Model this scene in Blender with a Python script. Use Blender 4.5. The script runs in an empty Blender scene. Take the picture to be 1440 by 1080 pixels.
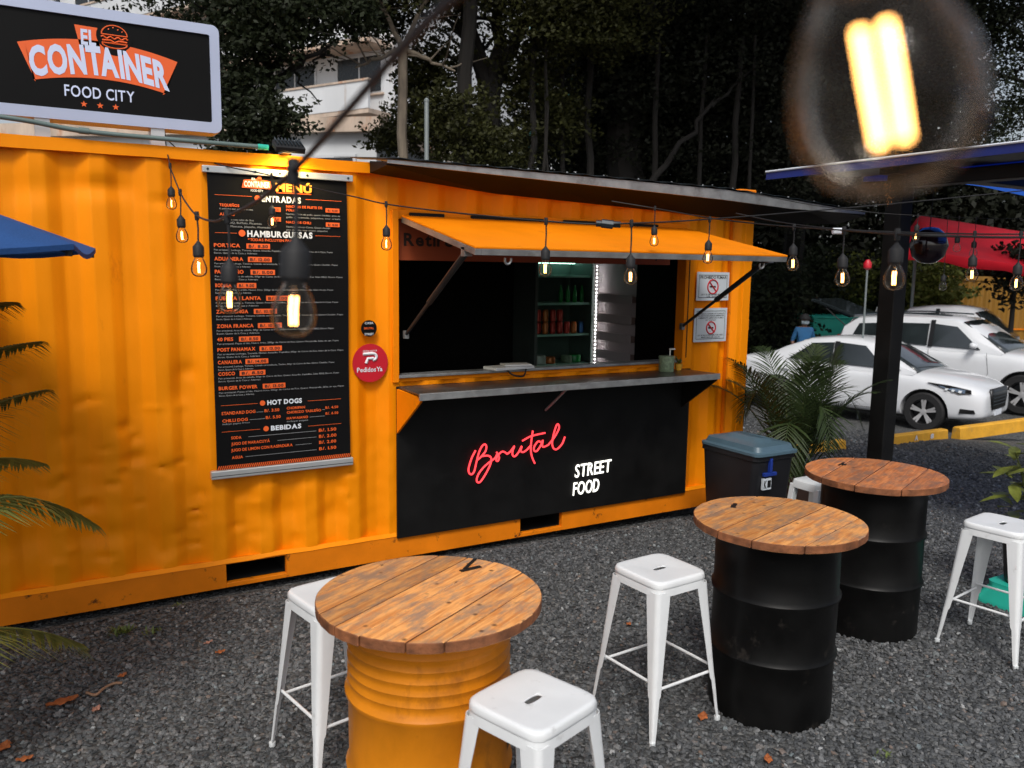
import bpy, bmesh, math, random
import numpy as np
from mathutils import Vector, Matrix, noise
R = math.radians
random.seed(7); rng = np.random.default_rng(7)
scene = bpy.context.scene
COL = scene.collection
# ------------------------------------------------------------------ camera
cd = bpy.data.cameras.new('camera'); cam = bpy.data.objects.new('camera', cd); COL.objects.link(cam)
cd.sensor_width = 36; cd.lens = 29.42; cd.clip_start = .01; cd.clip_end = 600
yaw, pitch, roll = R(30.277), R(-7.910), R(.838)
fw = Vector((math.sin(yaw)*math.cos(pitch), math.cos(yaw)*math.cos(pitch), math.sin(pitch)))
rt = Vector((math.cos(yaw), -math.sin(yaw), 0)); up = rt.cross(fw)
r2 = rt*math.cos(roll)+up*math.sin(roll); u2 = -rt*math.sin(roll)+up*math.cos(roll)
cam.matrix_world = Matrix(((r2.x, u2.x, -fw.x, -2.167), (r2.y, u2.y, -fw.y, -5.0207), (r2.z, u2.z, -fw.z, 1.9368), (0, 0, 0, 1)))
cd.dof.use_dof = True; cd.dof.focus_distance = 4.6; cd.dof.aperture_fstop = 4.0
scene.camera = cam
# ------------------------------------------------------------------ sky, sun, exposure
SUN_EL, SUN_AZ = R(50), R(214)          # azimuth clockwise from +Y: light comes from behind the camera
w = bpy.data.worlds.new('World'); scene.world = w; w.use_nodes = True
nt = w.node_tree; bg = nt.nodes['Background']
sky = nt.nodes.new('ShaderNodeTexSky'); sky.sky_type = 'NISHITA'; sky.sun_disc = False
sky.sun_elevation = SUN_EL; sky.sun_rotation = SUN_AZ; sky.dust_density = 4; sky.air_density = 1.0
hs = nt.nodes.new('ShaderNodeHueSaturation'); hs.inputs['Saturation'].default_value = .5
nt.links.new(sky.outputs[0], hs.inputs['Color']); nt.links.new(hs.outputs[0], bg.inputs['Color'])
bg.inputs['Strength'].default_value = .12
sd = bpy.data.lights.new('sun', 'SUN'); sd.energy = 1.5; sd.angle = R(14); sd.color = (1, .97, .92)
sun = bpy.data.objects.new('sun', sd); COL.objects.link(sun)
sdir = Vector((math.sin(SUN_AZ)*math.cos(SUN_EL), math.cos(SUN_AZ)*math.cos(SUN_EL), math.sin(SUN_EL)))
sun.rotation_euler = sdir.to_track_quat('Z', 'Y').to_euler(); sun.location = sdir*40
vs = scene.view_settings; vs.view_transform = 'Standard'; vs.look = 'None'; vs.gamma = 1; vs.exposure = .27; vs.use_curve_mapping = False
try: scene.cycles.use_denoising = True
except Exception: pass
scene.cycles.max_bounces = 8; scene.cycles.transparent_max_bounces = 16; scene.cycles.sample_clamp_indirect = 6

# ------------------------------------------------------------------ materials
def mat(name, col, rough=.5, metal=0, var=.15, vs=3., bump=0, bs=60, st=(1, 1, 1), spec=.5, coat=0, emit=None, es=0, trans=0, island=0, dirt=None, ds=2., dth=(.5, .65), rnd=0):
    m = bpy.data.materials.new(name); m.use_nodes = True; n = m.node_tree.nodes; l = m.node_tree.links
    b = n['Principled BSDF']; b.inputs['Roughness'].default_value = rough; b.inputs['Metallic'].default_value = metal
    b.inputs['Specular IOR Level'].default_value = spec; b.inputs['Coat Weight'].default_value = coat; b.inputs['Coat Roughness'].default_value = .08
    tc = n.new('ShaderNodeTexCoord'); mp = n.new('ShaderNodeMapping'); mp.inputs['Scale'].default_value = st
    l.new(tc.outputs['Object'], mp.inputs['Vector'])
    if rnd:
        oi = n.new('ShaderNodeObjectInfo'); sx_ = n.new('ShaderNodeVectorMath'); sx_.operation = 'SCALE'; sx_.inputs[0].default_value = (31, 17, 23); l.new(oi.outputs['Random'], sx_.inputs['Scale']); l.new(sx_.outputs[0], mp.inputs['Location'])
    c = Vector(col[:3])
    mix = n.new('ShaderNodeMix'); mix.data_type = 'RGBA'
    mix.inputs['A'].default_value = (*[max(0, x*(1-var)) for x in c], 1); mix.inputs['B'].default_value = (*[min(1, x*(1+var)) for x in c], 1)
    nz = n.new('ShaderNodeTexNoise'); nz.inputs['Scale'].default_value = vs; nz.inputs['Detail'].default_value = 7; nz.inputs['Roughness'].default_value = .6
    l.new(mp.outputs[0], nz.inputs['Vector'])
    mr = n.new('ShaderNodeMapRange'); mr.inputs['From Min'].default_value = .3; mr.inputs['From Max'].default_value = .7
    l.new(nz.outputs['Fac'], mr.inputs['Value'])
    fac = mr.outputs[0]
    if island:
        g = n.new('ShaderNodeNewGeometry'); ad = n.new('ShaderNodeMath'); ad.operation = 'MULTIPLY_ADD'; ad.inputs[1].default_value = island
        l.new(g.outputs['Random Per Island'], ad.inputs[0]); m2 = n.new('ShaderNodeMath'); m2.operation = 'MULTIPLY'; m2.inputs[1].default_value = 1-island
        l.new(fac, m2.inputs[0]); l.new(m2.outputs[0], ad.inputs[2]); fac = ad.outputs[0]
    l.new(fac, mix.inputs['Factor'])
    out = mix.outputs['Result']
    if dirt:
        n2 = n.new('ShaderNodeTexNoise'); n2.inputs['Scale'].default_value = ds; n2.inputs['Detail'].default_value = 9; n2.inputs['Roughness'].default_value = .7
        l.new(mp.outputs[0], n2.inputs['Vector'])
        r2_ = n.new('ShaderNodeMapRange'); r2_.inputs['From Min'].default_value = dth[0]; r2_.inputs['From Max'].default_value = dth[1]
        l.new(n2.outputs['Fac'], r2_.inputs['Value'])
        mx = n.new('ShaderNodeMix'); mx.data_type = 'RGBA'; mx.inputs['B'].default_value = (*dirt, 1)
        l.new(r2_.outputs[0], mx.inputs['Factor']); l.new(out, mx.inputs['A']); out = mx.outputs['Result']
    l.new(out, b.inputs['Base Color'])
    rr = n.new('ShaderNodeMapRange'); rr.inputs['To Min'].default_value = max(.03, rough-.08); rr.inputs['To Max'].default_value = min(1, rough+.1)
    l.new(nz.outputs['Fac'], rr.inputs['Value']); l.new(rr.outputs[0], b.inputs['Roughness'])
    if bump:
        n3 = n.new('ShaderNodeTexNoise'); n3.inputs['Scale'].default_value = bs; n3.inputs['Detail'].default_value = 5
        l.new(mp.outputs[0], n3.inputs['Vector'])
        bp = n.new('ShaderNodeBump'); bp.inputs['Strength'].default_value = bump; bp.inputs['Distance'].default_value = .01
        l.new(n3.outputs['Fac'], bp.inputs['Height']); l.new(bp.outputs[0], b.inputs['Normal'])
    if emit:
        b.inputs['Emission Color'].default_value = (*emit, 1); b.inputs['Emission Strength'].default_value = es
    if trans:
        t = n.new('ShaderNodeBsdfTranslucent'); l.new(out, t.inputs['Color']); ms = n.new('ShaderNodeMixShader'); ms.inputs[0].default_value = trans
        l.new(b.outputs[0], ms.inputs[1]); l.new(t.outputs[0], ms.inputs[2]); l.new(ms.outputs[0], n['Material Output'].inputs['Surface'])
    return m

def glass_mat(name, tint, facing=.12, gl=(1, 1, 1), haze=0):
    m = bpy.data.materials.new(name); m.use_nodes = True; n = m.node_tree.nodes; l = m.node_tree.links
    n.remove(n['Principled BSDF'])
    tr = n.new('ShaderNodeBsdfTransparent'); tr.inputs[0].default_value = (*tint, 1)
    g = n.new('ShaderNodeBsdfGlossy'); g.inputs['Roughness'].default_value = .03; g.inputs['Color'].default_value = (*gl, 1)
    lw = n.new('ShaderNodeLayerWeight'); lw.inputs['Blend'].default_value = facing
    ms = n.new('ShaderNodeMixShader'); l.new(lw.outputs['Fresnel'], ms.inputs[0]); l.new(tr.outputs[0], ms.inputs[1]); l.new(g.outputs[0], ms.inputs[2])
    out = ms.outputs[0]
    if haze:
        tl = n.new('ShaderNodeBsdfTranslucent'); tl.inputs[0].default_value = (1, .9, .75, 1); df = n.new('ShaderNodeBsdfDiffuse'); df.inputs[0].default_value = (.9, .85, .75, 1); m1 = n.new('ShaderNodeMixShader'); m1.inputs[0].default_value = .5
        l.new(tl.outputs[0], m1.inputs[1]); l.new(df.outputs[0], m1.inputs[2]); lf = n.new('ShaderNodeMath'); lf.operation = 'MULTIPLY_ADD'; lf.inputs[1].default_value = haze*2.5; lf.inputs[2].default_value = haze*.3; l.new(lw.outputs['Facing'], lf.inputs[0])
        m2 = n.new('ShaderNodeMixShader'); l.new(lf.outputs[0], m2.inputs[0]); l.new(out, m2.inputs[1]); l.new(m1.outputs[0], m2.inputs[2]); out = m2.outputs[0]
    l.new(out, n['Material Output'].inputs['Surface'])
    return m

def wood_mat(name, c1, c2, grey):
    m = bpy.data.materials.new(name); m.use_nodes = True; n = m.node_tree.nodes; l = m.node_tree.links
    b = n['Principled BSDF']; b.inputs['Roughness'].default_value = .5; b.inputs['Coat Weight'].default_value = .15; b.inputs['Coat Roughness'].default_value = .35
    tc = n.new('ShaderNodeTexCoord'); oi = n.new('ShaderNodeObjectInfo')
    va = n.new('ShaderNodeVectorMath'); va.operation = 'ADD'
    cb = n.new('ShaderNodeCombineXYZ'); mu = n.new('ShaderNodeMath'); mu.operation = 'MULTIPLY'; mu.inputs[1].default_value = 37
    l.new(oi.outputs['Random'], mu.inputs[0]); l.new(mu.outputs[0], cb.inputs[0]); l.new(mu.outputs[0], cb.inputs[1])
    l.new(tc.outputs['Object'], va.inputs[0]); l.new(cb.outputs[0], va.inputs[1])
    mp = n.new('ShaderNodeMapping'); mp.inputs['Scale'].default_value = (2.2, 26, 6); l.new(va.outputs[0], mp.inputs['Vector'])
    gr = n.new('ShaderNodeTexNoise'); gr.inputs['Scale'].default_value = 2.6; gr.inputs['Detail'].default_value = 9; gr.inputs['Distortion'].default_value = 1.2; l.new(mp.outputs[0], gr.inputs['Vector'])
    cr = n.new('ShaderNodeValToRGB'); cr.color_ramp.elements[0].position = .36; cr.color_ramp.elements[0].color = (*c2, 1); cr.color_ramp.elements[1].position = .60; cr.color_ramp.elements[1].color = (*c1, 1)
    l.new(gr.outputs['Fac'], cr.inputs[0])
    mp2 = n.new('ShaderNodeMapping'); mp2.inputs['Scale'].default_value = (4, 10, 5); l.new(va.outputs[0], mp2.inputs['Vector'])
    n2 = n.new('ShaderNodeTexNoise'); n2.inputs['Scale'].default_value = 1.5; n2.inputs['Detail'].default_value = 10; n2.inputs['Roughness'].default_value = .72; l.new(mp2.outputs[0], n2.inputs['Vector'])
    mr = n.new('ShaderNodeMapRange'); mr.inputs['From Min'].default_value = .46; mr.inputs['From Max'].default_value = .60; mr.inputs['To Max'].default_value = .8; l.new(n2.outputs['Fac'], mr.inputs['Value'])
    mx = n.new('ShaderNodeMix'); mx.data_type = 'RGBA'; mx.inputs['B'].default_value = (*grey, 1); l.new(mr.outputs[0], mx.inputs['Factor']); l.new(cr.outputs[0], mx.inputs['A'])
    vo = n.new('ShaderNodeTexVoronoi'); vo.inputs['Scale'].default_value = 14; l.new(va.outputs[0], vo.inputs['Vector'])
    kr = n.new('ShaderNodeMapRange'); kr.inputs['From Min'].default_value = .06; kr.inputs['From Max'].default_value = .16; kr.inputs['To Min'].default_value = .8; kr.inputs['To Max'].default_value = 0; l.new(vo.outputs['Distance'], kr.inputs['Value'])
    m3 = n.new('ShaderNodeMix'); m3.data_type = 'RGBA'; m3.inputs['B'].default_value = (.035, .018, .01, 1); l.new(kr.outputs[0], m3.inputs['Factor']); l.new(mx.outputs['Result'], m3.inputs['A'])
    pr = n.new('ShaderNodeMapRange'); pr.inputs['To Min'].default_value = .72; pr.inputs['To Max'].default_value = 1.15; l.new(oi.outputs['Random'], pr.inputs['Value'])
    sc_ = n.new('ShaderNodeVectorMath'); sc_.operation = 'SCALE'; l.new(m3.outputs['Result'], sc_.inputs[0]); l.new(pr.outputs[0], sc_.inputs['Scale']); l.new(sc_.outputs[0], b.inputs['Base Color'])
    bp = n.new('ShaderNodeBump'); bp.inputs['Strength'].default_value = .35; bp.inputs['Distance'].default_value = .004; l.new(gr.outputs['Fac'], bp.inputs['Height']); l.new(bp.outputs[0], b.inputs['Normal'])
    return m

def stone_mat():
    m = bpy.data.materials.new('gravel_stone'); m.use_nodes = True; n = m.node_tree.nodes; l = m.node_tree.links; b = n['Principled BSDF']; b.inputs['Roughness'].default_value = .7
    oi = n.new('ShaderNodeObjectInfo'); cr = n.new('ShaderNodeValToRGB'); e = cr.color_ramp.elements
    e[0].position = 0; e[0].color = (.045, .05, .055, 1); e[1].position = 1; e[1].color = (.50, .51, .51, 1)
    for p, c in ((.35, (.092, .098, .104, 1)), (.80, (.155, .161, .166, 1)), (.95, (.25, .255, .26, 1)), (.972, (.23, .165, .13, 1)), (.985, (.2, .25, .27, 1))):
        x = e.new(p); x.color = c
    l.new(oi.outputs['Random'], cr.inputs[0])
    tc = n.new('ShaderNodeTexCoord'); nz = n.new('ShaderNodeTexNoise'); nz.inputs['Scale'].default_value = 3; l.new(tc.outputs['Object'], nz.inputs['Vector'])
    mx = n.new('ShaderNodeMix'); mx.data_type = 'RGBA'; mx.blend_type = 'MULTIPLY'; mx.inputs['Factor'].default_value = .8
    l.new(cr.outputs[0], mx.inputs['A']); l.new(nz.outputs['Fac'], mx.inputs['B']); l.new(mx.outputs['Result'], b.inputs['Base Color'])
    return m

def ground_mat():
    m = bpy.data.materials.new('gravel_ground'); m.use_nodes = True; n = m.node_tree.nodes; l = m.node_tree.links; b = n['Principled BSDF']; b.inputs['Roughness'].default_value = .85
    tc = n.new('ShaderNodeTexCoord'); vo = n.new('ShaderNodeTexVoronoi'); vo.inputs['Scale'].default_value = 42; l.new(tc.outputs['Object'], vo.inputs['Vector'])
    sp = n.new('ShaderNodeSeparateColor'); l.new(vo.outputs['Color'], sp.inputs[0])
    cr = n.new('ShaderNodeValToRGB'); e = cr.color_ramp.elements; e[0].color = (.02, .022, .023, 1); e[1].color = (.16, .16, .155, 1); e[1].position = 1
    x = e.new(.6); x.color = (.075, .077, .077, 1); l.new(sp.outputs[0], cr.inputs[0])
    nz = n.new('ShaderNodeTexNoise'); nz.inputs['Scale'].default_value = .8; nz.inputs['Detail'].default_value = 6; l.new(tc.outputs['Object'], nz.inputs['Vector'])
    mr = n.new('ShaderNodeMapRange'); mr.inputs['To Min'].default_value = .5; mr.inputs['To Max'].default_value = 1.3; l.new(nz.outputs['Fac'], mr.inputs['Value'])
    mx = n.new('ShaderNodeVectorMath'); mx.operation = 'SCALE'; l.new(cr.outputs[0], mx.inputs[0]); l.new(mr.outputs[0], mx.inputs['Scale'])
    l.new(mx.outputs[0], b.inputs['Base Color'])
    bp = n.new('ShaderNodeBump'); bp.inputs['Strength'].default_value = .9; bp.inputs['Distance'].default_value = .02; bp.invert = True; l.new(vo.outputs['Distance'], bp.inputs['Height']); l.new(bp.outputs[0], b.inputs['Normal'])
    return m

ORANGE = (.88, .262, .001)
M = dict(
 orange=mat('orange_container_paint', ORANGE, .5, var=.09, vs=1.6, st=(1.5, 1, .5), bump=.08, bs=14, spec=.14, dirt=(.50, .12, .004), ds=4.5, dth=(.64, .86)),
 header=mat('shaded_header_board', (.30, .055, .012), .6, var=.1),  # orange board under the flap; its shade is put into this darker red
 orange_flat=mat('orange_flap_paint', (.82, .225, .002), .5, spec=.12, var=.1, vs=2.5, bump=.05, dirt=(.35, .1, .01), ds=4, dth=(.6, .85)),
 rail=mat('orange_rail_paint', (.74, .195, .003), .5, var=.15, vs=3, bump=.15, bs=12, dirt=(.035, .014, .007), ds=9, dth=(.60, .68), spec=.25),
 drum_yellow=mat('yellow_drum_paint', (.58, .19, .006), .42, var=.22, vs=4, st=(1, 1, .6), bump=.1, bs=14, spec=.25, dirt=(.16, .05, .01), ds=5, dth=(.57, .80)),
 black=mat('black_paint', (.006, .006, .006), .55, var=.4, vs=5, bump=.05, bs=20, spec=.18),
 drum_black=mat('black_drum_paint', (.004, .004, .004), .4, var=.4, vs=6, bump=.06, bs=15, spec=.16, dirt=(.035, .03, .026), ds=9, dth=(.60, .80), rnd=1),
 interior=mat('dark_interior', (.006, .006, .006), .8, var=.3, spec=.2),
 rubber=mat('black_rubber', (.012, .012, .013), .6, var=.3, spec=.35),
 steel=mat('galvanised_steel', (.36, .37, .37), .42, .7, var=.25, vs=9, bump=.05, dirt=(.12, .10, .085), ds=6, dth=(.55, .8)),
 alu=mat('aluminium_rail', (.55, .57, .58), .4, .6, var=.1),
 counter=mat('dark_counter_steel', (.045, .043, .04), .3, .3, var=.4, vs=7, dirt=(.12, .12, .115), ds=3, dth=(.5, .8)),
 strut=mat('blue_grey_strut', (.025, .035, .042), .35, .4, var=.2),
 white=mat('white_powder_coat', (.72, .74, .75), .32, var=.04, vs=6, coat=.15, dirt=(.33, .32, .30), ds=11, dth=(.60, .82), rnd=1),
 plastic_white=mat('white_plastic', (.62, .65, .66), .45, var=.08),
 wood=wood_mat('orange_varnished_wood', (.86, .40, .125), (.60, .215, .05), (.27, .19, .14)),
 wood_side=mat('worn_wood_edge', (.20, .07, .025), .75, var=.6, vs=12, bump=.5, bs=40),
 wood_red=wood_mat('red_brown_varnished_wood', (.76, .28, .095), (.50, .15, .04), (.26, .15, .105)),
 sign_black=mat('black_sign_print', (.0045, .0045, .0045), .5, var=.1, spec=.12),
 sign_frame=mat('pale_sign_frame', (.42, .47, .62), .35, var=.05, coat=.2),
 banner=mat('black_banner_vinyl', (.005, .005, .0055), .6, var=.2, spec=.1),
 p_white=mat('white_print', (.68, .72, .78), .5, var=.03),
 p_pale=mat('lavender_print', (.60, .66, .85), .5, var=.03),
 p_orange=mat('orange_print', (.80, .115, .015), .5, var=.05),
 p_gold=mat('gold_print', (.78, .30, .03), .5, var=.3, vs=30),
 p_grey=mat('grey_print', (.30, .31, .32), .5, var=.1),
 p_black=mat('black_print', (.006, .006, .006), .5, var=.1),
 p_red=mat('red_print', (.55, .02, .03), .5, var=.05),
 dark_letter=mat('dark_brown_letter', (.02, .008, .004), .6),
 sticker_red=mat('red_sticker', (.52, .008, .022), .4, var=.05),
 paper=mat('laminated_paper', (.55, .60, .64), .35, var=.06),
 neon_red=mat('red_neon', (.6, .03, .04), .4, emit=(1, .05, .06), es=1.6),
 neon_white=mat('white_neon', (.7, .7, .66), .4, emit=(1, .98, .88), es=1.3),
 filament=mat('glowing_filament', (1, .6, .3), .4, emit=(1, .46, .12), es=10),
 floodglow=mat('flood_lens', (1, .8, .5), .4, emit=(1, .75, .3), es=25),
 bulb=glass_mat('bulb_glass', (.985, .955, .90), .18, haze=.007),
 bulb_off=glass_mat('dull_bulb_glass', (.96, .96, .96), .14, haze=.05),
 glass=glass_mat('fridge_glass', (.9, .97, .95), .1),
 fridge_light=mat('fridge_strip', (.8, 1, .92), .4, emit=(.55, 1, .82), es=5),
 led=mat('led_dot', (1, 1, .95), .4, emit=(1, .96, .93), es=30),
 shelfglow=mat('pale_green_shelf', (.45, .72, .62), .3, var=.1),
 fridge_in=mat('fridge_liner', (.10, .13, .12), .5),
 can_red=mat('red_can', (.5, .03, .02), .3, .4, var=.4, vs=60), can_green=mat('green_bottle', (.02, .28, .06), .2, var=.3), can_blue=mat('blue_can', (.05, .15, .45), .3, .4, var=.3), can_orange=mat('orange_can', (.6, .15, .03), .3, .3, var=.4, vs=50),
 mauve=mat('mauve_wall_panel', (.66, .60, .63), .9, var=.05, spec=.1), mauve_dark=mat('brown_shelf_board', (.28, .2, .19), .6, var=.1),
 jar=mat('green_printed_jar', (.20, .27, .17), .4, var=.5, vs=50), cream=mat('cream_plastic', (.6, .6, .55), .4),
 blue_fabric=mat('blue_umbrella_fabric', (.014, .075, .25), .8, var=.15, bump=.2, bs=120, trans=.12),
 blue_tarp=mat('blue_tarpaulin', (.02, .10, .48), .5, var=.12, bump=.2, bs=6, trans=.8),
 blue_trim=mat('blue_canopy_trim', (.006, .018, .16), .5, var=.15),
 red_tarp=mat('red_tarpaulin', (.78, .008, .03), .6, var=.12, vs=2, bump=.3, bs=4, trans=.4),
 lid=mat('blue_grey_lid', (.065, .115, .15), .4, var=.15), bin=mat('black_bin_plastic', (.009, .009, .011), .4, var=.3), blue=mat('blue_plastic', (.008, .03, .22), .45), teal=mat('teal_plastic', (.02, .42, .32), .45, var=.1),
 pot=mat('dark_brown_pot', (.03, .012, .008), .6, var=.3), soil=mat('soil', (.02, .013, .008), .95, var=.5, vs=20),
 palm=mat('palm_leaf', (.03, .05, .013), .5, var=.55, vs=4, trans=.25, island=.6), palm_stem=mat('palm_stem', (.09, .11, .03), .6, var=.4),
 palm_mid=mat('palm_leaf_mid', (.11, .14, .03), .5, var=.5, vs=4, trans=.25, island=.6),
 palm_light=mat('palm_leaf_yellowish', (.26, .27, .06), .5, var=.5, vs=4, trans=.25, island=.6),
 croton=mat('variegated_leaf', (.15, .17, .03), .4, var=.6, vs=9, trans=.2), weed=mat('weed_leaf', (.11, .15, .03), .6, var=.4, trans=.2),
 leaf_dry=mat('dry_leaf', (.35, .10, .025), .7, var=.5, vs=12), leaf_pink=mat('faded_leaf', (.42, .2, .14), .7, var=.4, vs=12), root=mat('twig', (.30, .17, .10), .8, var=.3),
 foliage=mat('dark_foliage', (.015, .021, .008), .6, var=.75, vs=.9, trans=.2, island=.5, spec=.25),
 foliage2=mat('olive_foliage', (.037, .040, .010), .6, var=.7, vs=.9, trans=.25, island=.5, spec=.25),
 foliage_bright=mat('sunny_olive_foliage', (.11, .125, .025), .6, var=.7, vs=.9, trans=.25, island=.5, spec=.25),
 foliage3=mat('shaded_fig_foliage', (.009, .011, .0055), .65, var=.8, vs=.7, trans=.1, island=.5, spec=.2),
 bark=mat('dark_bark', (.009, .0075, .006), .9, var=.5, vs=6, st=(1, 1, .25), bump=.8, bs=14), bark_pale=mat('pale_bark', (.17, .14, .105), .85, var=.35, vs=5, st=(1, 1, .4), bump=.5, bs=18),
 bwall=mat('white_render', (.62, .64, .66), .8, var=.1, vs=.6, dirt=(.34, .24, .17), ds=1.1, dth=(.58, .75), st=(1, 1, .25)), bdark=mat('dark_window', (.015, .018, .02), .25), bslab=mat('stained_concrete', (.50, .40, .32), .85, var=.35, vs=1.2, dirt=(.45, .17, .06), ds=1.5, dth=(.55, .7), st=(1, 1, .3)), tealglass=mat('teal_shutter', (.03, .22, .22), .4),
 carwhite=mat('white_car_paint', (.70, .72, .75), .22, var=.02, coat=.8), carglass=mat('dark_car_glass', (.018, .024, .026), .06, var=.3, spec=.9, coat=.5), chrome=mat('chrome', (.6, .6, .6), .18, .95), tyre=mat('tyre', (.012, .012, .013), .75, var=.2), rim=mat('alloy', (.5, .5, .51), .3, .3, var=.1), carblack=mat('black_trim', (.008, .008, .009), .35), lampglass=mat('headlamp', (.22, .3, .42), .1, .4, coat=.8), lampwhite=mat('lamp_bar', (.8, .85, .95), .15), redlamp=mat('tail_lamp', (.4, .01, .01), .2),
 kerb=mat('yellow_kerb_paint', (.72, .36, .025), .7, var=.15, vs=6, bump=.3, bs=30, dirt=(.25, .2, .12), ds=8, dth=(.6, .8)), concrete=mat('concrete', (.28, .27, .25), .85, var=.2),
 skin=mat('skin', (.16, .075, .045), .5, var=.05), shirt=mat('blue_shirt', (.015, .10, .24), .8, var=.2), trousers=mat('dark_trousers', (.015, .017, .025), .8), mask=mat('pale_mask', (.5, .6, .65), .7), hair=mat('dark_cap', (.008, .008, .009), .8),
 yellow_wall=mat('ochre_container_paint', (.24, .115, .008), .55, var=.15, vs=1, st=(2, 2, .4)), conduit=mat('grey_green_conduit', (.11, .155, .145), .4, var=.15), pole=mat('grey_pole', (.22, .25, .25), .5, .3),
 stone=stone_mat(), ground=ground_mat())

# ------------------------------------------------------------------ mesh helpers
def wloc(o):
    v = Vector(o.location)
    while o.parent: o = o.parent; v += Vector(o.location)
    return v
def tag(o, label, cat, group=None, kind=None):
    if label: o['label'] = label
    if cat: o['category'] = cat
    if group: o['group'] = group
    if kind: o['kind'] = kind
    return o
def thing(name, loc, label, cat, group=None):
    o = bpy.data.objects.new(name, None); o.empty_display_size = .1; o.location = loc; COL.objects.link(o)
    return tag(o, label, cat, group)
class B:
    def __init__(s): s.v = []; s.f = []; s.n = 0
    def add(s, vs, fs):
        s.v.extend([tuple(p) for p in vs]); k = s.n; s.f.extend([tuple(i+k for i in f) for f in fs]); s.n += len(vs); return s
    def box(s, c, d, rot=None):
        x, y, z = [q/2 for q in d]; P = [Vector((a*x, b*y, e*z)) for a in (-1, 1) for b in (-1, 1) for e in (-1, 1)]
        if rot is not None: P = [rot @ p for p in P]
        c = Vector(c); return s.add([p+c for p in P], [(0, 1, 3, 2), (4, 6, 7, 5), (0, 4, 5, 1), (2, 3, 7, 6), (0, 2, 6, 4), (1, 5, 7, 3)])
    def bb(s, x0, x1, y0, y1, z0, z1): return s.box(((x0+x1)/2, (y0+y1)/2, (z0+z1)/2), (x1-x0, y1-y0, z1-z0))
    def tube(s, path, r, n=8, cap=True):
        P = [Vector(p) for p in path]; k = len(P); rr = r if isinstance(r, (list, tuple)) else [r]*k
        vs = []; t0 = None; nx = None
        for i, p in enumerate(P):
            t = (P[min(i+1, k-1)]-P[max(i-1, 0)])
            t = t.normalized() if t.length > 1e-9 else Vector((0, 0, 1))
            if nx is None:
                a = Vector((0, 0, 1)) if abs(t.z) < .9 else Vector((1, 0, 0)); nx = t.cross(a).normalized()
            else: nx = (nx-t*nx.dot(t)).normalized()
            ny = t.cross(nx)
            for j in range(n):
                a = 2*math.pi*j/n; vs.append(p+(nx*math.cos(a)+ny*math.sin(a))*rr[i])
        fs = [(i*n+j, i*n+(j+1) % n, (i+1)*n+(j+1) % n, (i+1)*n+j) for i in range(k-1) for j in range(n)]
        if cap: fs += [tuple(range(n-1, -1, -1)), tuple((k-1)*n+j for j in range(n))]
        return s.add(vs, fs)
    def lathe(s, prof, n=24, c=(0, 0, 0), cap=True, warp=None):
        vs = []
        for (r, z) in prof:
            for j in range(n):
                a = 2*math.pi*j/n; q = r*(1+(warp(a, z) if warp else 0)); vs.append((c[0]+q*math.cos(a), c[1]+q*math.sin(a), c[2]+z))
        k = len(prof); fs = [(i*n+j, i*n+(j+1) % n, (i+1)*n+(j+1) % n, (i+1)*n+j) for i in range(k-1) for j in range(n)]
        if cap: fs += [tuple(range(n-1, -1, -1)), tuple((k-1)*n+j for j in range(n))]
        return s.add(vs, fs)
    def prism(s, poly, fn, t0, t1):          # poly 2D, fn(a,b,t)->xyz
        n = len(poly); vs = [fn(a, b, t0) for a, b in poly]+[fn(a, b, t1) for a, b in poly]
        return s.add(vs, [tuple(range(n-1, -1, -1)), tuple(range(n, 2*n))]+[(i, (i+1) % n, n+(i+1) % n, n+i) for i in range(n)])
    def rings(s, rings, closed=True, cap0=False, cap1=False):
        n = len(rings[0]); k = len(rings); vs = [p for q in rings for p in q]; m = n if closed else n-1
        fs = [(i*n+j, i*n+(j+1) % n, (i+1)*n+(j+1) % n, (i+1)*n+j) for i in range(k-1) for j in range(m)]
        if cap0: fs.append(tuple(range(n-1, -1, -1)))
        if cap1: fs.append(tuple((k-1)*n+j for j in range(n)))
        return s.add(vs, fs)
    def build(s, name, m, parent=None, smooth=False, bevel=0, label=None, cat=None, group=None, kind=None, fixn=True, seg=2, sub=0, solid=0, base=True):
        vs = np.array(s.v, dtype=float).reshape(-1, 3)
        if parent is not None: o0 = np.array(wloc(parent))
        elif base and len(vs): o0 = np.array([(vs[:, 0].min()+vs[:, 0].max())/2, (vs[:, 1].min()+vs[:, 1].max())/2, vs[:, 2].min()])
        else: o0 = np.zeros(3)
        me = bpy.data.meshes.new(name); me.from_pydata((vs-o0).tolist(), [], s.f)
        if fixn:
            bm = bmesh.new(); bm.from_mesh(me); bmesh.ops.recalc_face_normals(bm, faces=bm.faces); bm.to_mesh(me); bm.free()
        if smooth: me.polygons.foreach_set('use_smooth', [True]*len(me.polygons))
        me.materials.append(M[m] if isinstance(m, str) else m)
        o = bpy.data.objects.new(name, me); COL.objects.link(o)
        if parent is not None: o.parent = parent
        else: o.location = o0
        if solid:
            md = o.modifiers.new('t', 'SOLIDIFY'); md.thickness = solid; md.offset = 0
        if sub:
            md = o.modifiers.new('s', 'SUBSURF'); md.levels = md.render_levels = sub
        if bevel:
            md = o.modifiers.new('b', 'BEVEL'); md.width = bevel; md.segments = seg; md.limit_method = 'ANGLE'; md.angle_limit = R(40)
        if smooth and not sub:
            try: me.set_sharp_from_angle(angle=R(38))
            except Exception: pass
        return tag(o, label, cat, group, kind)
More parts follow.
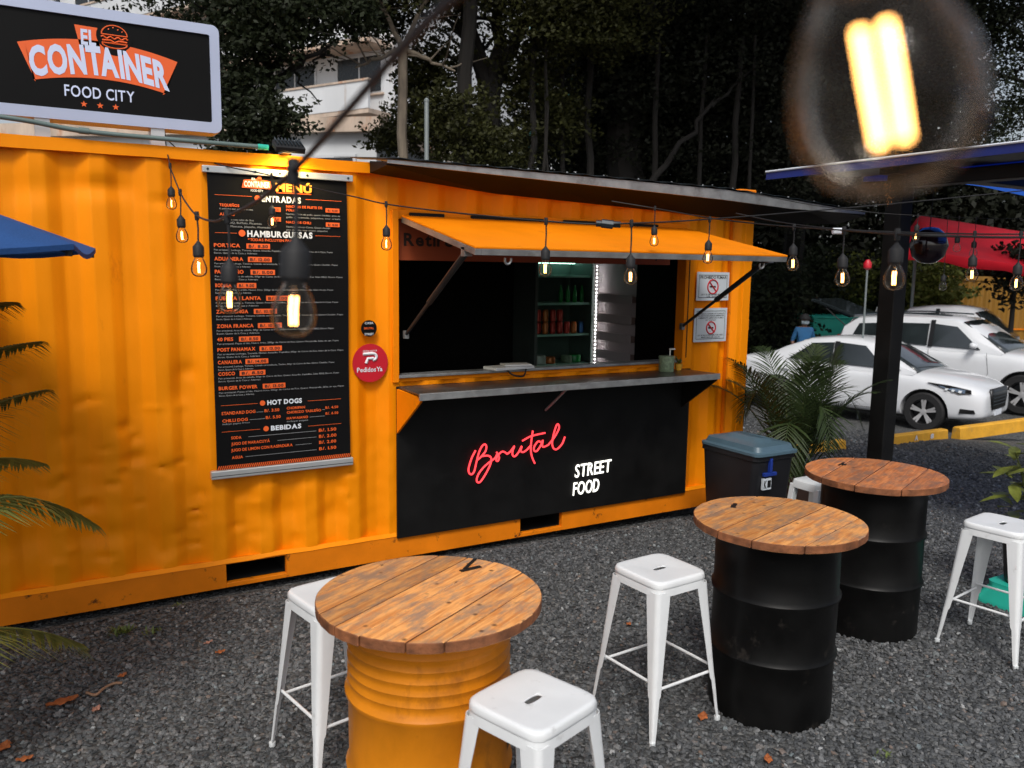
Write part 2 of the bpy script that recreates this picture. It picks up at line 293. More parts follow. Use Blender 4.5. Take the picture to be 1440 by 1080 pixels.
def share(src, parent, loc=(0, 0, 0), rot=(0, 0, 0), scale=(1, 1, 1), name=None):
    o = bpy.data.objects.new(name or src.name.split('.')[0], src.data); COL.objects.link(o); o.parent = parent; o.location = loc; o.rotation_euler = rot; o.scale = scale
    for md in src.modifiers:
        q = o.modifiers.new(md.name, md.type)
        for k in ('width', 'segments', 'limit_method', 'angle_limit', 'levels', 'render_levels', 'thickness', 'offset'):
            if hasattr(md, k): setattr(q, k, getattr(md, k))
    return o
def copy_tree(o, parent=None):
    c = o.copy(); COL.objects.link(c); c.parent = parent
    for ch in list(o.children): copy_tree(ch, c)
    return c
def cat_rom(pts, n=8):
    P = [Vector(p) for p in pts]; Q = [P[0]*2-P[1]]+P+[P[-1]*2-P[-2]]; out = []
    for i in range(1, len(Q)-2):
        a, b, c, d = Q[i-1:i+3]
        for k in range(n):
            t = k/n; out.append(.5*((2*b)+(c-a)*t+(2*a-5*b+4*c-d)*t*t+(3*b-a-3*c+d)*t**3))
    return out+[P[-1]]

# ------------------------------------------------------------------ lettering from the built-in font
GL = {}
def glyphs(chars, off):
    for ch in chars:
        if (ch, off) in GL: continue
        cu = bpy.data.curves.new('g', 'FONT'); cu.body = ch; cu.offset = off; cu.resolution_u = 3; cu.fill_mode = 'FRONT'
        ob = bpy.data.objects.new('g', cu); COL.objects.link(ob); dg = bpy.context.evaluated_depsgraph_get()
        me = bpy.data.meshes.new_from_object(ob.evaluated_get(dg))
        v = np.array([q.co[:2] for q in me.vertices]).reshape(-1, 2); f = [tuple(p.vertices) for p in me.polygons]
        GL[(ch, off)] = (v, f); bpy.data.objects.remove(ob); bpy.data.curves.remove(cu); bpy.data.meshes.remove(me)
KERN = ('TA', 'AT', 'LT', 'FA', 'AV', 'YA', 'TO', 'LY', 'PA', 'Ya')
class Multi:
    def __init__(s): s.items = []
    def add(s, v, f): s.items.append(B().add(v, f))
    def build(s, *a, **k): return [q.build(*a, **k) for q in s.items]
def text(b, s, x0, x1, z0, z1, fn, bold=.012, lower=False, sp=.07):
    """lay s into the box x0..x1, z0..z1 (caps height); fn(x,z)->xyz"""
    if isinstance(b, Multi): b.items.append(B()); b = b.items[-1]
    prev = ' '; s_ = s.replace(' ', ''); glyphs(set(s_), bold); items = []; x = 0
    for ch in s:
        if ch == ' ': x += .3; prev = ' '; continue
        v, f = GL[(ch, bold)]
        if len(v) == 0: continue
        if prev+ch in KERN: x -= .16
        prev = ch; mn = v[:, 0].min(); items.append((v-[mn-x, 0], f)); x += v[:, 0].max()-mn+sp
    wd = x-sp; cap = .72
    for v, f in items:
        b.add([fn(x0+(p[0]/wd)*(x1-x0), z0+(p[1]/cap)*(z1-z0)) for p in v], f)
    return b
# ------------------------------------------------------------------ ground
TT = np.array([-200, 0, 2, 6, 9, 11.5, 13, 400.]); TZ = np.array([0, 0, -.02, -.38, -.44, -.77, -.8, -.8])
def gz(x, y): return float(np.interp(.85*x+.5*y, TT, TZ))+.012*noise.noise((x*.9, y*.9, 0))-(.06*min(1, max(0, (y+.16)/.12)) if abs(x) < 3.1 and y < 2.6 else 0)
xs = np.unique(np.concatenate([np.linspace(-220, -8, 14), np.arange(-8, 16, .3), np.linspace(16, 260, 24)]))
ys = np.unique(np.concatenate([np.linspace(-220, -8, 14), np.arange(-8, 14, .3), np.linspace(14, 260, 24)]))
b = B(); nx, ny = len(xs), len(ys)
b.add([(x, y, gz(x, y)) for y in ys for x in xs], [(j*nx+i, j*nx+i+1, (j+1)*nx+i+1, (j+1)*nx+i) for j in range(ny-1) for i in range(nx-1)])
g = b.build('ground', 'ground', smooth=True, kind='structure', base=False); g['label'] = 'grey gravel ground falling away towards the parked cars'

# loose stones: one object, geometry nodes instancing a few stone meshes
stones = bpy.data.collections.new('stone_kinds')
for k in range(6):
    bm = bmesh.new(); bmesh.ops.create_icosphere(bm, subdivisions=1, radius=.5)
    for v in bm.verts:
        v.co *= 1+.45*noise.noise(v.co*2.1+Vector((k*7, 3, 1))); v.co.z *= .55; v.co.y *= .8
    me = bpy.data.meshes.new('stone'); bm.to_mesh(me); bm.free(); me.materials.append(M['stone'])
    stones.objects.link(bpy.data.objects.new('stone', me))
pts = []; scl = []
def scatter(x0, x1, y0, y1, dens, s0, s1, keep=None):
    n = int((x1-x0)*(y1-y0)*dens); X = rng.uniform(x0, x1, n); Y = rng.uniform(y0, y1, n); S = rng.uniform(s0, s1, n)*np.where(rng.random(n) < .04, 1.5, 1)
    for x, y, q in zip(X, Y, S):
        if keep and not keep(x, y): continue
        pts.append((x, y, gz(x, y)+q*.12)); scl.append(q)
def near(x, y): return not (y > .1 and x < 3.1) and (x+2.17)**2+(y+5.02)**2 > 2.2
scatter(-3.9, 2.6, -4.2, .12, 3300, .013, .030, near)
scatter(2.6, 5.0, -4.2, .6, 1900, .015, .031, near)
scatter(5.0, 9, -3.5, 3.2, 420, .022, .045)
scatter(3.1, 8, .6, 6, 260, .025, .05)
me = bpy.data.meshes.new('gravel'); me.vertices.add(len(pts)); me.vertices.foreach_set('co', np.array(pts).ravel())
a = me.attributes.new('scl', 'FLOAT', 'POINT'); a.data.foreach_set('value', np.array(scl))
gv = bpy.data.objects.new('gravel', me); COL.objects.link(gv); tag(gv, 'loose angular grey gravel stones covering the ground', 'gravel', kind='stuff')
ng = bpy.data.node_groups.new('gravel', 'GeometryNodeTree'); ng.interface.new_socket('Geometry', in_out='INPUT', socket_type='NodeSocketGeometry'); ng.interface.new_socket('Geometry', in_out='OUTPUT', socket_type='NodeSocketGeometry')
N = ng.nodes; L = ng.links; gi = N.new('NodeGroupInput'); go = N.new('NodeGroupOutput'); ip = N.new('GeometryNodeInstanceOnPoints'); ci = N.new('GeometryNodeCollectionInfo')
ci.inputs['Collection'].default_value = stones; ci.inputs['Separate Children'].default_value = True; ci.inputs['Reset Children'].default_value = True
na = N.new('GeometryNodeInputNamedAttribute'); na.data_type = 'FLOAT'; na.inputs['Name'].default_value = 'scl'
rv = N.new('FunctionNodeRandomValue'); rv.data_type = 'FLOAT_VECTOR'; rv.inputs[0].default_value = (-.7, -.7, 0); rv.inputs[1].default_value = (.7, .7, 6.28)
L.new(gi.outputs[0], ip.inputs['Points']); L.new(ci.outputs[0], ip.inputs['Instance']); ip.inputs['Pick Instance'].default_value = True
ri = N.new('FunctionNodeRandomValue'); ri.data_type = 'INT'; ri.inputs[4].default_value = 0; ri.inputs[5].default_value = 5; L.new(ri.outputs[2], ip.inputs['Instance Index'])
L.new(rv.outputs[0], ip.inputs['Rotation']); L.new(na.outputs[0], ip.inputs['Scale']); L.new(ip.outputs[0], go.inputs[0])
md = gv.modifiers.new('scatter', 'NODES'); md.node_group = ng

# ------------------------------------------------------------------ shipping container (6.06 x 2.44 x 2.59 m)
XL, XR = -3.029, 3.029
ct = thing('shipping_container', (0, 1.22, 0), 'dented orange shipping container turned into a food stall with an open serving window', 'container')
DENT = [(-2.45, 1.35, .3, .35, .014), (-1.78, 2.33, .17, .06, .03), (-1.62, 1.05, .16, .3, .016), (-1.95, .75, .2, .3, .016), (-1.42, 1.2, .1, .2, .018), (-2.3, .45, .22, .1, .02), (-1.85, .42, .2, .08, .022), (-1.55, .33, .12, .12, .022),
        (-1.47, 2.27, .1, .03, .016), (-2.1, 2.3, .14, .08, .015), (-1.7, .82, .07, .05, .014), (-1.5, .75, .06, .05, .014), (-1.72, 1.02, .05, .04, .016), (-.9, .42, .2, .1, .02), (-.55, .35, .12, .1, .02), (-1.37, 1.32, .06, .05, .016), (-2.0, 1.0, .06, .05, .012), (-1.9, .6, .05, .04, .014)]
_r = random.Random(12)
for i in range(70): DENT.append((_r.choice((_r.uniform(-2.7, -1.3), _r.uniform(-2.1, -1.35), _r.uniform(-1.2, -.2))), _r.choice((_r.uniform(.25, 1.35), _r.uniform(.25, .8))), _r.uniform(.025, .07), _r.uniform(.012, .04), _r.uniform(.006, .014)*_r.choice((1, 1, -.7))))
def corr(x):
    p = .278; t = ((x-XL-.09) % p)/p
    if t < .26: return 0.
    if t < .5: return (t-.26)/.24
    if t < .76: return 1.
    return (1-t)/.24
def wy(x, z):
    y = .040*corr(x)
    if x < -.12 or x > 2.4:
        e = max(0, min(1, (z-.16)/.06, (2.5-z)/.05))
        d = 0
        for (a, c, sx, sz, h) in DENT:
            q = ((x-a)/sx)**2+((z-c)/sz)**2
            if q < 6: d += h*math.exp(-q*1.4)
        d += .005*noise.noise((x*2.6, z*1.7, 3))+.004*noise.noise((x*6, z*5, 9))+.004*noise.noise((x*14, z*11, 1))*max(0, 1.5-z)
        y += d*e
    return y
gx = np.unique(np.round(np.concatenate([[x_ for k_ in range(-1, 23) for t_ in (0, .02, .07, .13, .19, .245, .275, .33, .38, .43, .485, .515, .57, .63, .69, .745, .775, .83, .88, .93, .98) for x_ in [XL+.09+(k_+t_)*.278] if XL+.08 < x_ < XR-.08], [XL+.08, -.10, 2.32, XR-.08]]), 4)); gzv = np.unique(np.round(np.concatenate([np.linspace(.16, 1.19, 66), np.linspace(1.19, 2.25, 40), np.linspace(2.25, 2.5, 10)]), 4))
b = B(); n = len(gx); b.add([(x, wy(x, z), z) for z in gzv for x in gx],
    [(j*n+i, j*n+i+1, (j+1)*n+i+1, (j+1)*n+i) for j in range(len(gzv)-1) for i in range(n-1) if not (-.11 < (gx[i]+gx[i+1])/2 < 2.33 and 1.19 < (gzv[j]+gzv[j+1])/2 < 2.25)])
b.build('front_wall', 'orange', ct, smooth=True, fixn=False)
def plainwall(name, p0, p1, z0, z1, m='orange'):   # simple corrugated back / end wall
    b = B(); p0 = Vector(p0); p1 = Vector(p1); d = (p1-p0); L_ = d.length; d.normalize(); nn = Vector((-d.y, d.x, 0)); k = int(L_/.0695)
    q = [p0+d*(L_*i/k)+nn*(.03*corr(XL+.09+L_*i/k)) for i in range(k+1)]
    b.add([(p.x, p.y, z) for z in (z0, z1) for p in q], [(i, i+1, k+2+i, k+1+i) for i in range(k)]); return b.build(name, m, ct, fixn=False)
plainwall('back_wall', (XR-.08, 2.42, 0), (XL+.08, 2.42, 0), .16, 2.5)
plainwall('end_wall', (XL+.02, 2.3, 0), (XL+.02, .08, 0), .16, 2.5)
plainwall('end_wall', (XR-.02, .08, 0), (XR-.02, 2.3, 0), .16, 2.5)
# roof with slight corrugation
b = B(); b.bb(XL+.03, XR-.03, .03, 2.41, 2.54, 2.565); b.build('roof', 'orange', ct)
# bottom rail with fork pockets
b = B()
for x0, x1 in ((XL+.17, -1.205), (-.845, .845), (1.205, XR-.17)): b.bb(x0, x1, -.012, .03, .006, .16)
for x0, x1 in ((-1.205, -.845), (.845, 1.205)):
    b.bb(x0, x1, -.012, .03, .006, .035); b.bb(x0, x1, -.006, .03, .148, .159)
b.bb(XL+.17, XR-.17, 2.39, 2.432, .006, .16); b.build('bottom_rail', 'rail', ct, bevel=.004)
for c in (-1.025, 1.025): b = B(); b.rings([[(c-.18, y, .036), (c+.18, y, .036), (c+.18, y, .147), (c-.18, y, .147)] for y in (.031, 2.38)]); b.build('fork_pocket', 'interior', ct)
# wavy lip above the bottom rail, where the wall sheet is welded on
b = B(); k = 120; ring = []
for i in range(k+1):
    x = XL+.1+(XR-XL-.2)*i/k; dz = .006*noise.noise((x*5, 0, 2)); ring.append([(x, -.016, .158+dz), (x, .002, .182+dz), (x, .04, .172), (x, .04, .150)])
b.rings(ring); b.build('lower_lip', 'orange', ct, smooth=True)
b = B(); ring = []
for i in range(k+1):
    x = XL+.1+(XR-XL-.2)*i/k; dz = .005*noise.noise((x*3, 5, 2)); ring.append([(x, -.014, 2.50+dz), (x, -.014, 2.565+dz), (x, .05, 2.568), (x, .05, 2.50)])
b.rings(ring); b.build('top_rail', 'orange', ct, smooth=True)
for x in (XL, XR):
    s = 1 if x < 0 else -1
    for y0, y1 in ((-.006, .12), (2.3, 2.44)):
        b = B(); b.bb(min(x, x+s*.09), max(x, x+s*.09), y0, y1, .118, 2.472); b.build('corner_post', 'orange', ct, bevel=.008)
        for z in (0, 2.472):
            b = B(); b.bb(min(x-s*.004, x+s*.174), max(x-s*.004, x+s*.174), y0-.004 if y0 < 1 else 2.28, y0+.16 if y0 < 1 else 2.444, z, z+.118); b.build('corner_casting', 'rail', ct, bevel=.008)
for z in (.5, .95, 1.45, 2.0):     # door hinge pins at the right-hand corner post
    b = B(); b.tube([(XR+.004, .02, z), (XR+.004, .02, z+.09)], .016, 8); b.build('hinge', 'orange', ct, smooth=True)
# groove on the pillar right of the window
b = B(); b.bb(2.80, 2.815, -.004, .03, .19, 2.49); b.build('seam', 'rail', ct)
# floor and inner lining
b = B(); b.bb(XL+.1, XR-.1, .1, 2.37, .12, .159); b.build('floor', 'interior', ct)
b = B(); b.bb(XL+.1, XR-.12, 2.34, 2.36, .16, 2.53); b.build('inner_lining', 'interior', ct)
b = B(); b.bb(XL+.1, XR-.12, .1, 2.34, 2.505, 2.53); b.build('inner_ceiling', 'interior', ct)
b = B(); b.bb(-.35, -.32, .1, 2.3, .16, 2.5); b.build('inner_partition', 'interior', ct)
# window frame
b = B(); b.bb(-.135, -.092, -.02, .09, 1.19, 2.29); b.bb(2.312, 2.345, -.012, .09, 1.19, 2.25); b.bb(-.091, 2.311, -.008, .09, 2.235, 2.29); b.build('window_frame', 'orange_flat', ct, bevel=.003)
b = B(); b.bb(-.091, 2.311, .012, .09, 1.19, 1.215); b.build('window_sill', 'orange_flat', ct)
b = B(); b.bb(-.09, 2.31, -.012, .10, 1.2155, 1.235); b.build('sill_plate', 'steel', ct, bevel=.003)
b = B(); b.bb(2.346, 2.36, -.006, .05, 1.25, 2.22); b.build('window_gasket', 'black', ct)
# header board with lettering
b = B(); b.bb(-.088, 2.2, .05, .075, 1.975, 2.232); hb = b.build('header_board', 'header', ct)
b = Multi(); fn = lambda x, z: (x, .047, z)
text(b, 'Retire', -.03, .32, 2.07, 2.15, fn, .03); text(b, 'aquí', .39, .62, 2.07, 2.15, fn, .03); text(b, 'Pague', 1.63, 1.90, 2.03, 2.10, fn, .03); text(b, 'aquí', 1.96, 2.16, 2.03, 2.10, fn, .03); b.build('lettering', 'dark_letter', hb, fixn=False)
# lifted flap
A_, F_ = Vector((0, -.015, 2.245)), Vector((0, -1.02, 2.035)); dv = (F_-A_).normalized(); nv = Vector((0, -dv.z, dv.y)); nv = nv if nv.z > 0 else -nv
def fl(x, s, h): p = A_+dv*s+nv*h; return (x, p.y, p.z)
b = B(); Lf = (F_-A_).length
b.prism([(-.07, 0), (2.305, 0), (2.305, Lf), (-.07, Lf)], lambda x, s, h: fl(x, s, h), .0, .012); flap = b.build('window_flap', 'orange_flat', ct, bevel=.002)
b = B()
for x0, x1, s0, s1 in ((-.07, -.03, 0, Lf), (2.265, 2.305, 0, Lf), (-.029, 2.264, Lf-.04, Lf), (-.029, 2.264, 0, .04), (.72, .76, .041, Lf-.041), (1.5, 1.54, .041, Lf-.041)):
    b.prism([(x0, s0), (x1, s0), (x1, s1), (x0, s1)], lambda x, s, h: fl(x, s, h), -.035, -.001)
b.build('flap_frame', 'steel', flap, bevel=.002)
for x in (.15, 2.1):
    b = B(); b.tube([fl(x+.02*math.cos(t), Lf-.02, -.05-.025*math.sin(t)-.01) for t in np.linspace(-.4, math.pi+.4, 10)], .007, 6); b.build('catch_ring', 'steel', flap, smooth=True)
for x0, x1 in ((-.02, .22), (.42, .98), (1.15, 1.55), (1.75, 2.0)):
    b = B(); b.bb(x0, x1, -.034, -.0165, 2.252, 2.274); b.build('flap_hinge', 'black', ct)
for x, zb_ in ((-.045, 1.50), (2.29, 1.50)):
    p0 = Vector((x, -.02, zb_)); p1 = Vector(fl(x, Lf*.86, -.045)); pm = p0.lerp(p1, .42)
    b = B(); b.tube([p0, pm], .012, 8); b.tube([pm, p1], .019, 8); st = b.build('gas_strut', 'strut', ct, smooth=True)
    B().box(p1, (.05, .04, .05)).build('strut_bracket', 'steel', st); B().box(p0, (.03, .03, .05)).build('strut_bracket', 'steel', st)
# lower black front panel, skid strip and counter
b = B(); b.bb(-.115, 2.385, -.035, -.0165, .150, 1.165); b.build('lower_panel', 'black', ct, bevel=.003)
b = B(); b.prism([(-.10, 0), (2.32, 0), (2.32, -.40), (-.13, -.40)], lambda x, y, t: (x, y-.013, 1.152+t+.02*(-y)), 0, .012); cn = b.build('counter_top', 'counter', ct, bevel=.002)
b = B(); b.bb(-.13, 2.32, -.432, -.414, 1.130, 1.174); b.build('counter_edge', 'steel', cn, bevel=.003)
for x in (-.118, 2.30):
    b = B(); b.prism([(-.036, 1.15), (-.41, 1.15), (-.41, 1.12), (-.036, .86)], lambda y, z, t: (x+t, y, z), 0, .014); b.build('counter_bracket', 'orange_flat' if x < 0 else 'black', cn)
b = B(); b.tube([(1.06, -.30, 1.145), (1.02, -.04, .93)], .009, 6); b.build('counter_brace', 'steel', cn, smooth=True)
# ---- inner shelf wall at the end of the container
b = B(); b.bb(2.90, 2.92, 1.3, 2.33, .16, 2.48); sw = b.build('shelf_wall', 'mauve', ct)
for z in (1.62, 1.42, 1.24, 1.06):
    b = B(); b.bb(2.85, 2.898, 1.32, 2.03, z, z+.06); b.build('shelf_board', 'mauve_dark', sw, bevel=.003)
    b = B(); b.bb(2.835, 2.848, 1.32, 2.03, z-.01, z+.075); b.build('shelf_edge', 'mauve', sw, bevel=.003)
b = B(); b.bb(2.86, 2.90, .3, 1.28, .16, 2.48); b.build('inner_door', 'interior', ct, bevel=.004)
# ---- lean-to roof over the serving window
rf = thing('lean_to_roof', (1.9, -.15, 2.45), 'thin dark lean-to roof with grey metal edge above the serving window', 'roof')
prof = [(-.28, 2.553, 2.53), (.6, 2.55, 2.50), (1.5, 2.545, 2.47), (2.4, 2.535, 2.44), (3.1, 2.50, 2.41), (4.0, 2.44, 2.425)]
b = B(); b.rings([[(x, -.31, zt), (x, -.31, zt-.004-(zt-zb2)*.75), (x, -.295, zt-.004-(zt-zb2)*.75), (x, -.295, zt-.01)] for x, zt, zb2 in prof], cap0=True, cap1=True); b.build('fascia', 'steel', rf, bevel=.002)
b = B(); b.rings([[(x, -.294, zt-.012), (x, -.294, zt-.03), (x, -.018, zb2-.075 if x > .2 else zb2-.03), (x, -.018, zt+.02)] for x, zt, zb2 in prof], cap0=True, cap1=True); b.build('soffit', 'black', rf)
k = 46; b = B(); q = []
for i in range(k+1):
    x = -.3+(4.02+.3)*i/k; zt = float(np.interp(x, [p[0] for p in prof], [p[1] for p in prof])); q.append((x, zt+.006+.008*(i % 2)))
b.add([(x, -.325, z) for x, z in q]+[(x, .6, z+.10) for x, z in q], [(i, i+1, k+2+i, k+1+i) for i in range(k)]); b.build('sheet', 'strut', rf, solid=.003, fixn=False)
b = B()
for i in range(14): b.lathe([(.007, 0), (.007, .006), (.003, .01)], 6, (-.2+i*.3, -.28, float(np.interp(-.2+i*.3, [p[0] for p in prof], [p[1] for p in prof]))+.016))
b.build('screw', 'steel', rf)

# ---- display fridge and its contents
fr = thing('display_fridge', (2.47, 2.0, .16), 'glass door display fridge with pale green lit shelves inside the stall', 'fridge')
b = B(); b.bb(2.12, 2.15, 1.9, 2.32, .16, 2.15); b.bb(2.79, 2.82, 1.9, 2.32, .16, 2.15); b.bb(2.151, 2.789, 1.9, 2.32, .16, .45); b.bb(2.151, 2.789, 1.9, 2.32, 2.0, 2.15); b.bb(2.151, 2.789, 2.29, 2.32, .451, 1.999); b.build('cabinet', 'fridge_in', fr)
SH = (.99, 1.29, 1.60, 1.87, 1.965)
for z in SH[:4]:
    b = B(); b.bb(2.153, 2.787, 1.93, 2.28, z-.022, z); b.build('shelf', 'shelfglow', fr)
b = B(); b.bb(2.16, 2.78, 2.20, 2.21, 1.985, 1.997); b.build('light_strip', 'fridge_light', fr)
b = B()
for i in range(28): b.box((2.835, 1.885, .95+i*.0375), (.007, .006, .008))
b.build('led_chain', 'led', fr, kind='stuff')
b = B(); b.bb(2.15, 2.79, 1.885, 1.891, .46, 1.99); b.build('glass_door', 'glass', fr)
canb = B(); canb.lathe([(.02, 0), (.03, .008), (.031, .10), (.025, .118), (.024, .12)], 12)
protos = {}
for i in range(7):
    for k_, (row, zz) in enumerate(((0, SH[1]), (1, SH[1]+.1215))):
        mt = ('can_red', 'can_orange', 'can_red', 'can_red', 'can_red', 'can_orange', 'can_blue')[i]
        if row == 1 and i > 3: continue
        if mt not in protos:
            o = canb.build('drink_can', mt, smooth=True); protos[mt] = o
        else: o = protos[mt].copy(); COL.objects.link(o)
        o.location = (2.20+i*.085, 1.97, zz); tag(o, {'can_red': 'red', 'can_orange': 'orange', 'can_blue': 'blue'}[mt]+(' drink can standing on the middle shelf of the display fridge' if row == 0 else ' drink can stacked on another can in the display fridge'), 'can', 'cans on the fridge middle shelf')
bt = B(); bt.lathe([(.018, 0), (.022, .01), (.022, .10), (.010, .14), (.010, .17)], 12)
for i in range(4):
    o = bt.build('glass_bottle', 'can_green', smooth=True, label='green glass bottle on the upper shelf of the display fridge', cat='bottle', group='bottles on the fridge upper shelf'); o.location = (2.46+i*.085, 1.97, SH[2])
for i, (x, mt, s) in enumerate(((2.23, 'cream', 1.3), (2.36, 'can_orange', 1.), (2.56, 'jar', 1.1), (2.66, 'can_green', 1.2))):
    o = B().lathe([(.04*s, 0), (.055*s, .01), (.055*s, .06*s), (.05*s, .07*s)], 14).build('food_tub', mt, smooth=True, label=('cream', 'orange', 'grey-green', 'bright green')[i]+' food tub on the lower shelf of the display fridge', cat='tub'); o.location = (x, 1.99, SH[0])
for x, mt, nm in ((2.23, 'sticker_red', 'red snack bag at the hinge side of the fridge bottom'), (2.66, 'can_orange', 'orange and red snack bag beside the fridge light strip')):
    b = B(); b.lathe([(.03, 0), (.07, .02), (.075, .09), (.05, .15), (.065, .18)], 10, (x, 2.02, .74), warp=lambda a, z: .25*math.sin(3*a+z*30)); b.build('snack_bag', mt, smooth=True, label=nm, cat='bag')
b = B(); b.bb(2.153, 2.787, 1.93, 2.28, .718, .74); b.build('shelf', 'shelfglow', fr)

# ---- things on the counter and the sill
j = thing('sanitiser_jar', (2.06, -.12, 1.168), 'grey-green printed round tub with a white pump on the counter', 'jar')
B().lathe([(.055, 0), (.058, .004), (.06, .10), (.062, .102), (.062, .118), (.058, .12)], 20, (2.06, -.12, 1.168)).build('tub', 'jar', j, smooth=True)
B().tube([(2.09, -.12, 1.288), (2.09, -.12, 1.335)], .006, 8).box((2.105, -.125, 1.338), (.05, .014, .012)).build('pump', 'cream', j)
pl = thing('small_plant', (2.20, -.1, 1.168), 'tiny potted plant in a yellow cup at the end of the counter', 'plant')
B().lathe([(.02, 0), (.028, .03), (.03, .05)], 14, (2.20, -.1, 1.168)).build('cup', 'kerb', pl, smooth=True)
b = B()
for i in range(16):
    a = random.random()*6.28; e = random.uniform(.3, 1.2); d = Vector((math.cos(a)*math.cos(e), math.sin(a)*math.cos(e), math.sin(e)))*random.uniform(.04, .085); c0 = Vector((2.20, -.1, 1.216)); sd_ = d.cross(Vector((0, 0, 1))).normalized()*.008
    b.add([c0, c0+d*.6+sd_, c0+d, c0+d*.6-sd_], [(0, 1, 2, 3)])
b.build('leaves', 'weed', pl)
b = B(); b.box((.75, .02, 1.246), (.34, .15, .02), Matrix.Rotation(.12, 3, 'Z')); b.box((.80, .01, 1.264), (.2, .12, .012), Matrix.Rotation(-.2, 3, 'Z')); b.build('menu_folder', 'plastic_white', bevel=.004, label='pale grey menu folders stacked on the window sill', cat='folder')
b = B(); b.tube(cat_rom([(.70, -.03, 1.237), (.74, -.06, 1.2), (.82, -.06, 1.19), (.86, -.03, 1.236)], 6), .006, 6); b.build('cable_loop', 'rubber', smooth=True, label='short black cable loop hanging from the window sill', cat='cable')
# ------------------------------------------------------------------ light box sign on the roof
sg = thing('light_box_sign', (-1.86, .12, 2.56), 'black light box sign with pale frame and orange burger stall logo on the container roof', 'sign')
def rrect(x0, x1, z0, z1, r, n=6):
    out = []
    for cx, cz, a0 in ((x1-r, z1-r, 0), (x0+r, z1-r, 90), (x0+r, z0+r, 180), (x1-r, z0+r, 270)):
        out += [(cx+r*math.cos(R(a0+90*i/n)), cz+r*math.sin(R(a0+90*i/n))) for i in range(n+1)]
    return out
SX0, SX1, SZ0, SZ1 = -2.60, -1.133, 2.665, 3.25
o_, i_ = rrect(SX0, SX1, SZ0, SZ1, .04), rrect(SX0+.06, SX1-.055, SZ0+.058, SZ1-.055, .012)
b = B(); b.rings([[(x, .20, z) for x, z in o_], [(x, .075, z) for x, z in o_], [(x*.995+.005*-1.86, .05, z*.997+.003*2.95) for x, z in o_], [(x, .048, z) for x, z in i_], [(x, .062, z) for x, z in i_]]); b.build('frame', 'sign_frame', sg, smooth=True)
b = B(); b.prism(i_, lambda x, z, t: (x, t, z), .060, .2); face = b.build('face', 'sign_black', sg)
for x in (-2.03, -1.475): b = B(); b.bb(x-.035, x+.035, .06, .16, 2.55, 2.67); b.build('foot', 'alu', sg)
for x in (-2.4,): b = B(); b.bb(x-.03, x+.03, .06, .16, 2.55, 2.67); b.build('foot', 'alu', sg)
SF = lambda y: (lambda x, z: (x, y, z))
# arched ribbon
def arch(x): t = (x+1.74)/.37; return -.055*t*t
b = B(); n = 24; xs_ = np.linspace(-2.12, -1.36, n+1)
top = [(x, 3.084+arch(x)*.95) for x in xs_]; bot = [(x+(.038 if i == 0 else (-.042 if i == n else 0))*1, 2.893+arch(x)*1.0) for i, x in enumerate(np.linspace(-2.085, -1.40, n+1))]
b.add([(x, .0575, z) for x, z in top]+[(x, .0575, z) for x, z in bot], [(i, i+1, n+2+i, n+1+i) for i in range(n)])
b.add([(x, .0575, z) for x, z in ((-1.858, 3.152), (-1.75, 3.15), (-1.74, 3.04), (-1.835, 3.04))], [(0, 1, 2, 3)]); b.build('ribbon', 'p_orange', face, fixn=False)
b = B(); b.add([(-1.67+.088*math.cos(t), .0572, 3.115+.075*math.sin(t)) for t in np.linspace(0, 6.283, 28, endpoint=False)], [tuple(range(28))])
b.add([(-1.67+.055*math.cos(t), .0568, 3.06+.04*math.sin(t)) for t in np.linspace(0, 6.283, 18, endpoint=False)], [tuple(range(18))]); b.build('logo_backing', 'sign_black', face, fixn=False)
b = Multi(); text(b, 'CONTAINER', -2.072, -1.412, 0, 1, lambda x, h: (x+.012*(.5-h), .0560, 2.918+arch(x)+h*.138), .045, sp=.06)
text(b, 'EL', -1.83, -1.76, 3.06, 3.135, SF(.0560), .035); b.build('lettering', 'p_pale', face, fixn=False)
b = B(); text(b, 'FOOD CITY', -1.92, -1.585, 2.79, 2.848, SF(.0565), .014, sp=.1); b.build('lettering', 'p_pale', face, fixn=False)
b = B()
for cx in (-1.832, -1.755, -1.68):
    b = B(); b.add([(cx+.017*(1 if i % 2 == 0 else .42)*math.sin(i*math.pi/5), .0565, 2.756+.017*(1 if i % 2 == 0 else .42)*math.cos(i*math.pi/5)) for i in range(10)], [tuple(range(10))]); b.build('star', 'p_orange', face, fixn=False)

# line-drawn burger
b = B(); bc = Vector((-1.67, .0562, 3.115))
def bl(pts, r=.0035): b.tube([bc+Vector((x, 0, z)) for x, z in pts], r, 5)
bl([(.062*math.cos(t), .008+.05*math.sin(t)) for t in np.linspace(0, math.pi, 16)]); bl([(-.062, .008), (.062, .008)])
bl([(-.064+.128*i/14, -.006+.006*math.sin(i*1.6)) for i in range(15)], .004); bl([(-.06, -.022), (-.02, -.020), (0, -.03), (.02, -.020), (.06, -.022)], .005)
bl([(-.062, -.034), (.062, -.034)]); bl([(.06*math.cos(t), -.036+.022*math.sin(t)) for t in np.linspace(math.pi, 2*math.pi, 14)])
for x, z in ((-.03, .034), (-.008, .044), (.015, .036), (.035, .028)): bl([(x, z), (x+.006, z+.004)], .003)
b.build('burger_drawing', 'p_orange', face, smooth=True)

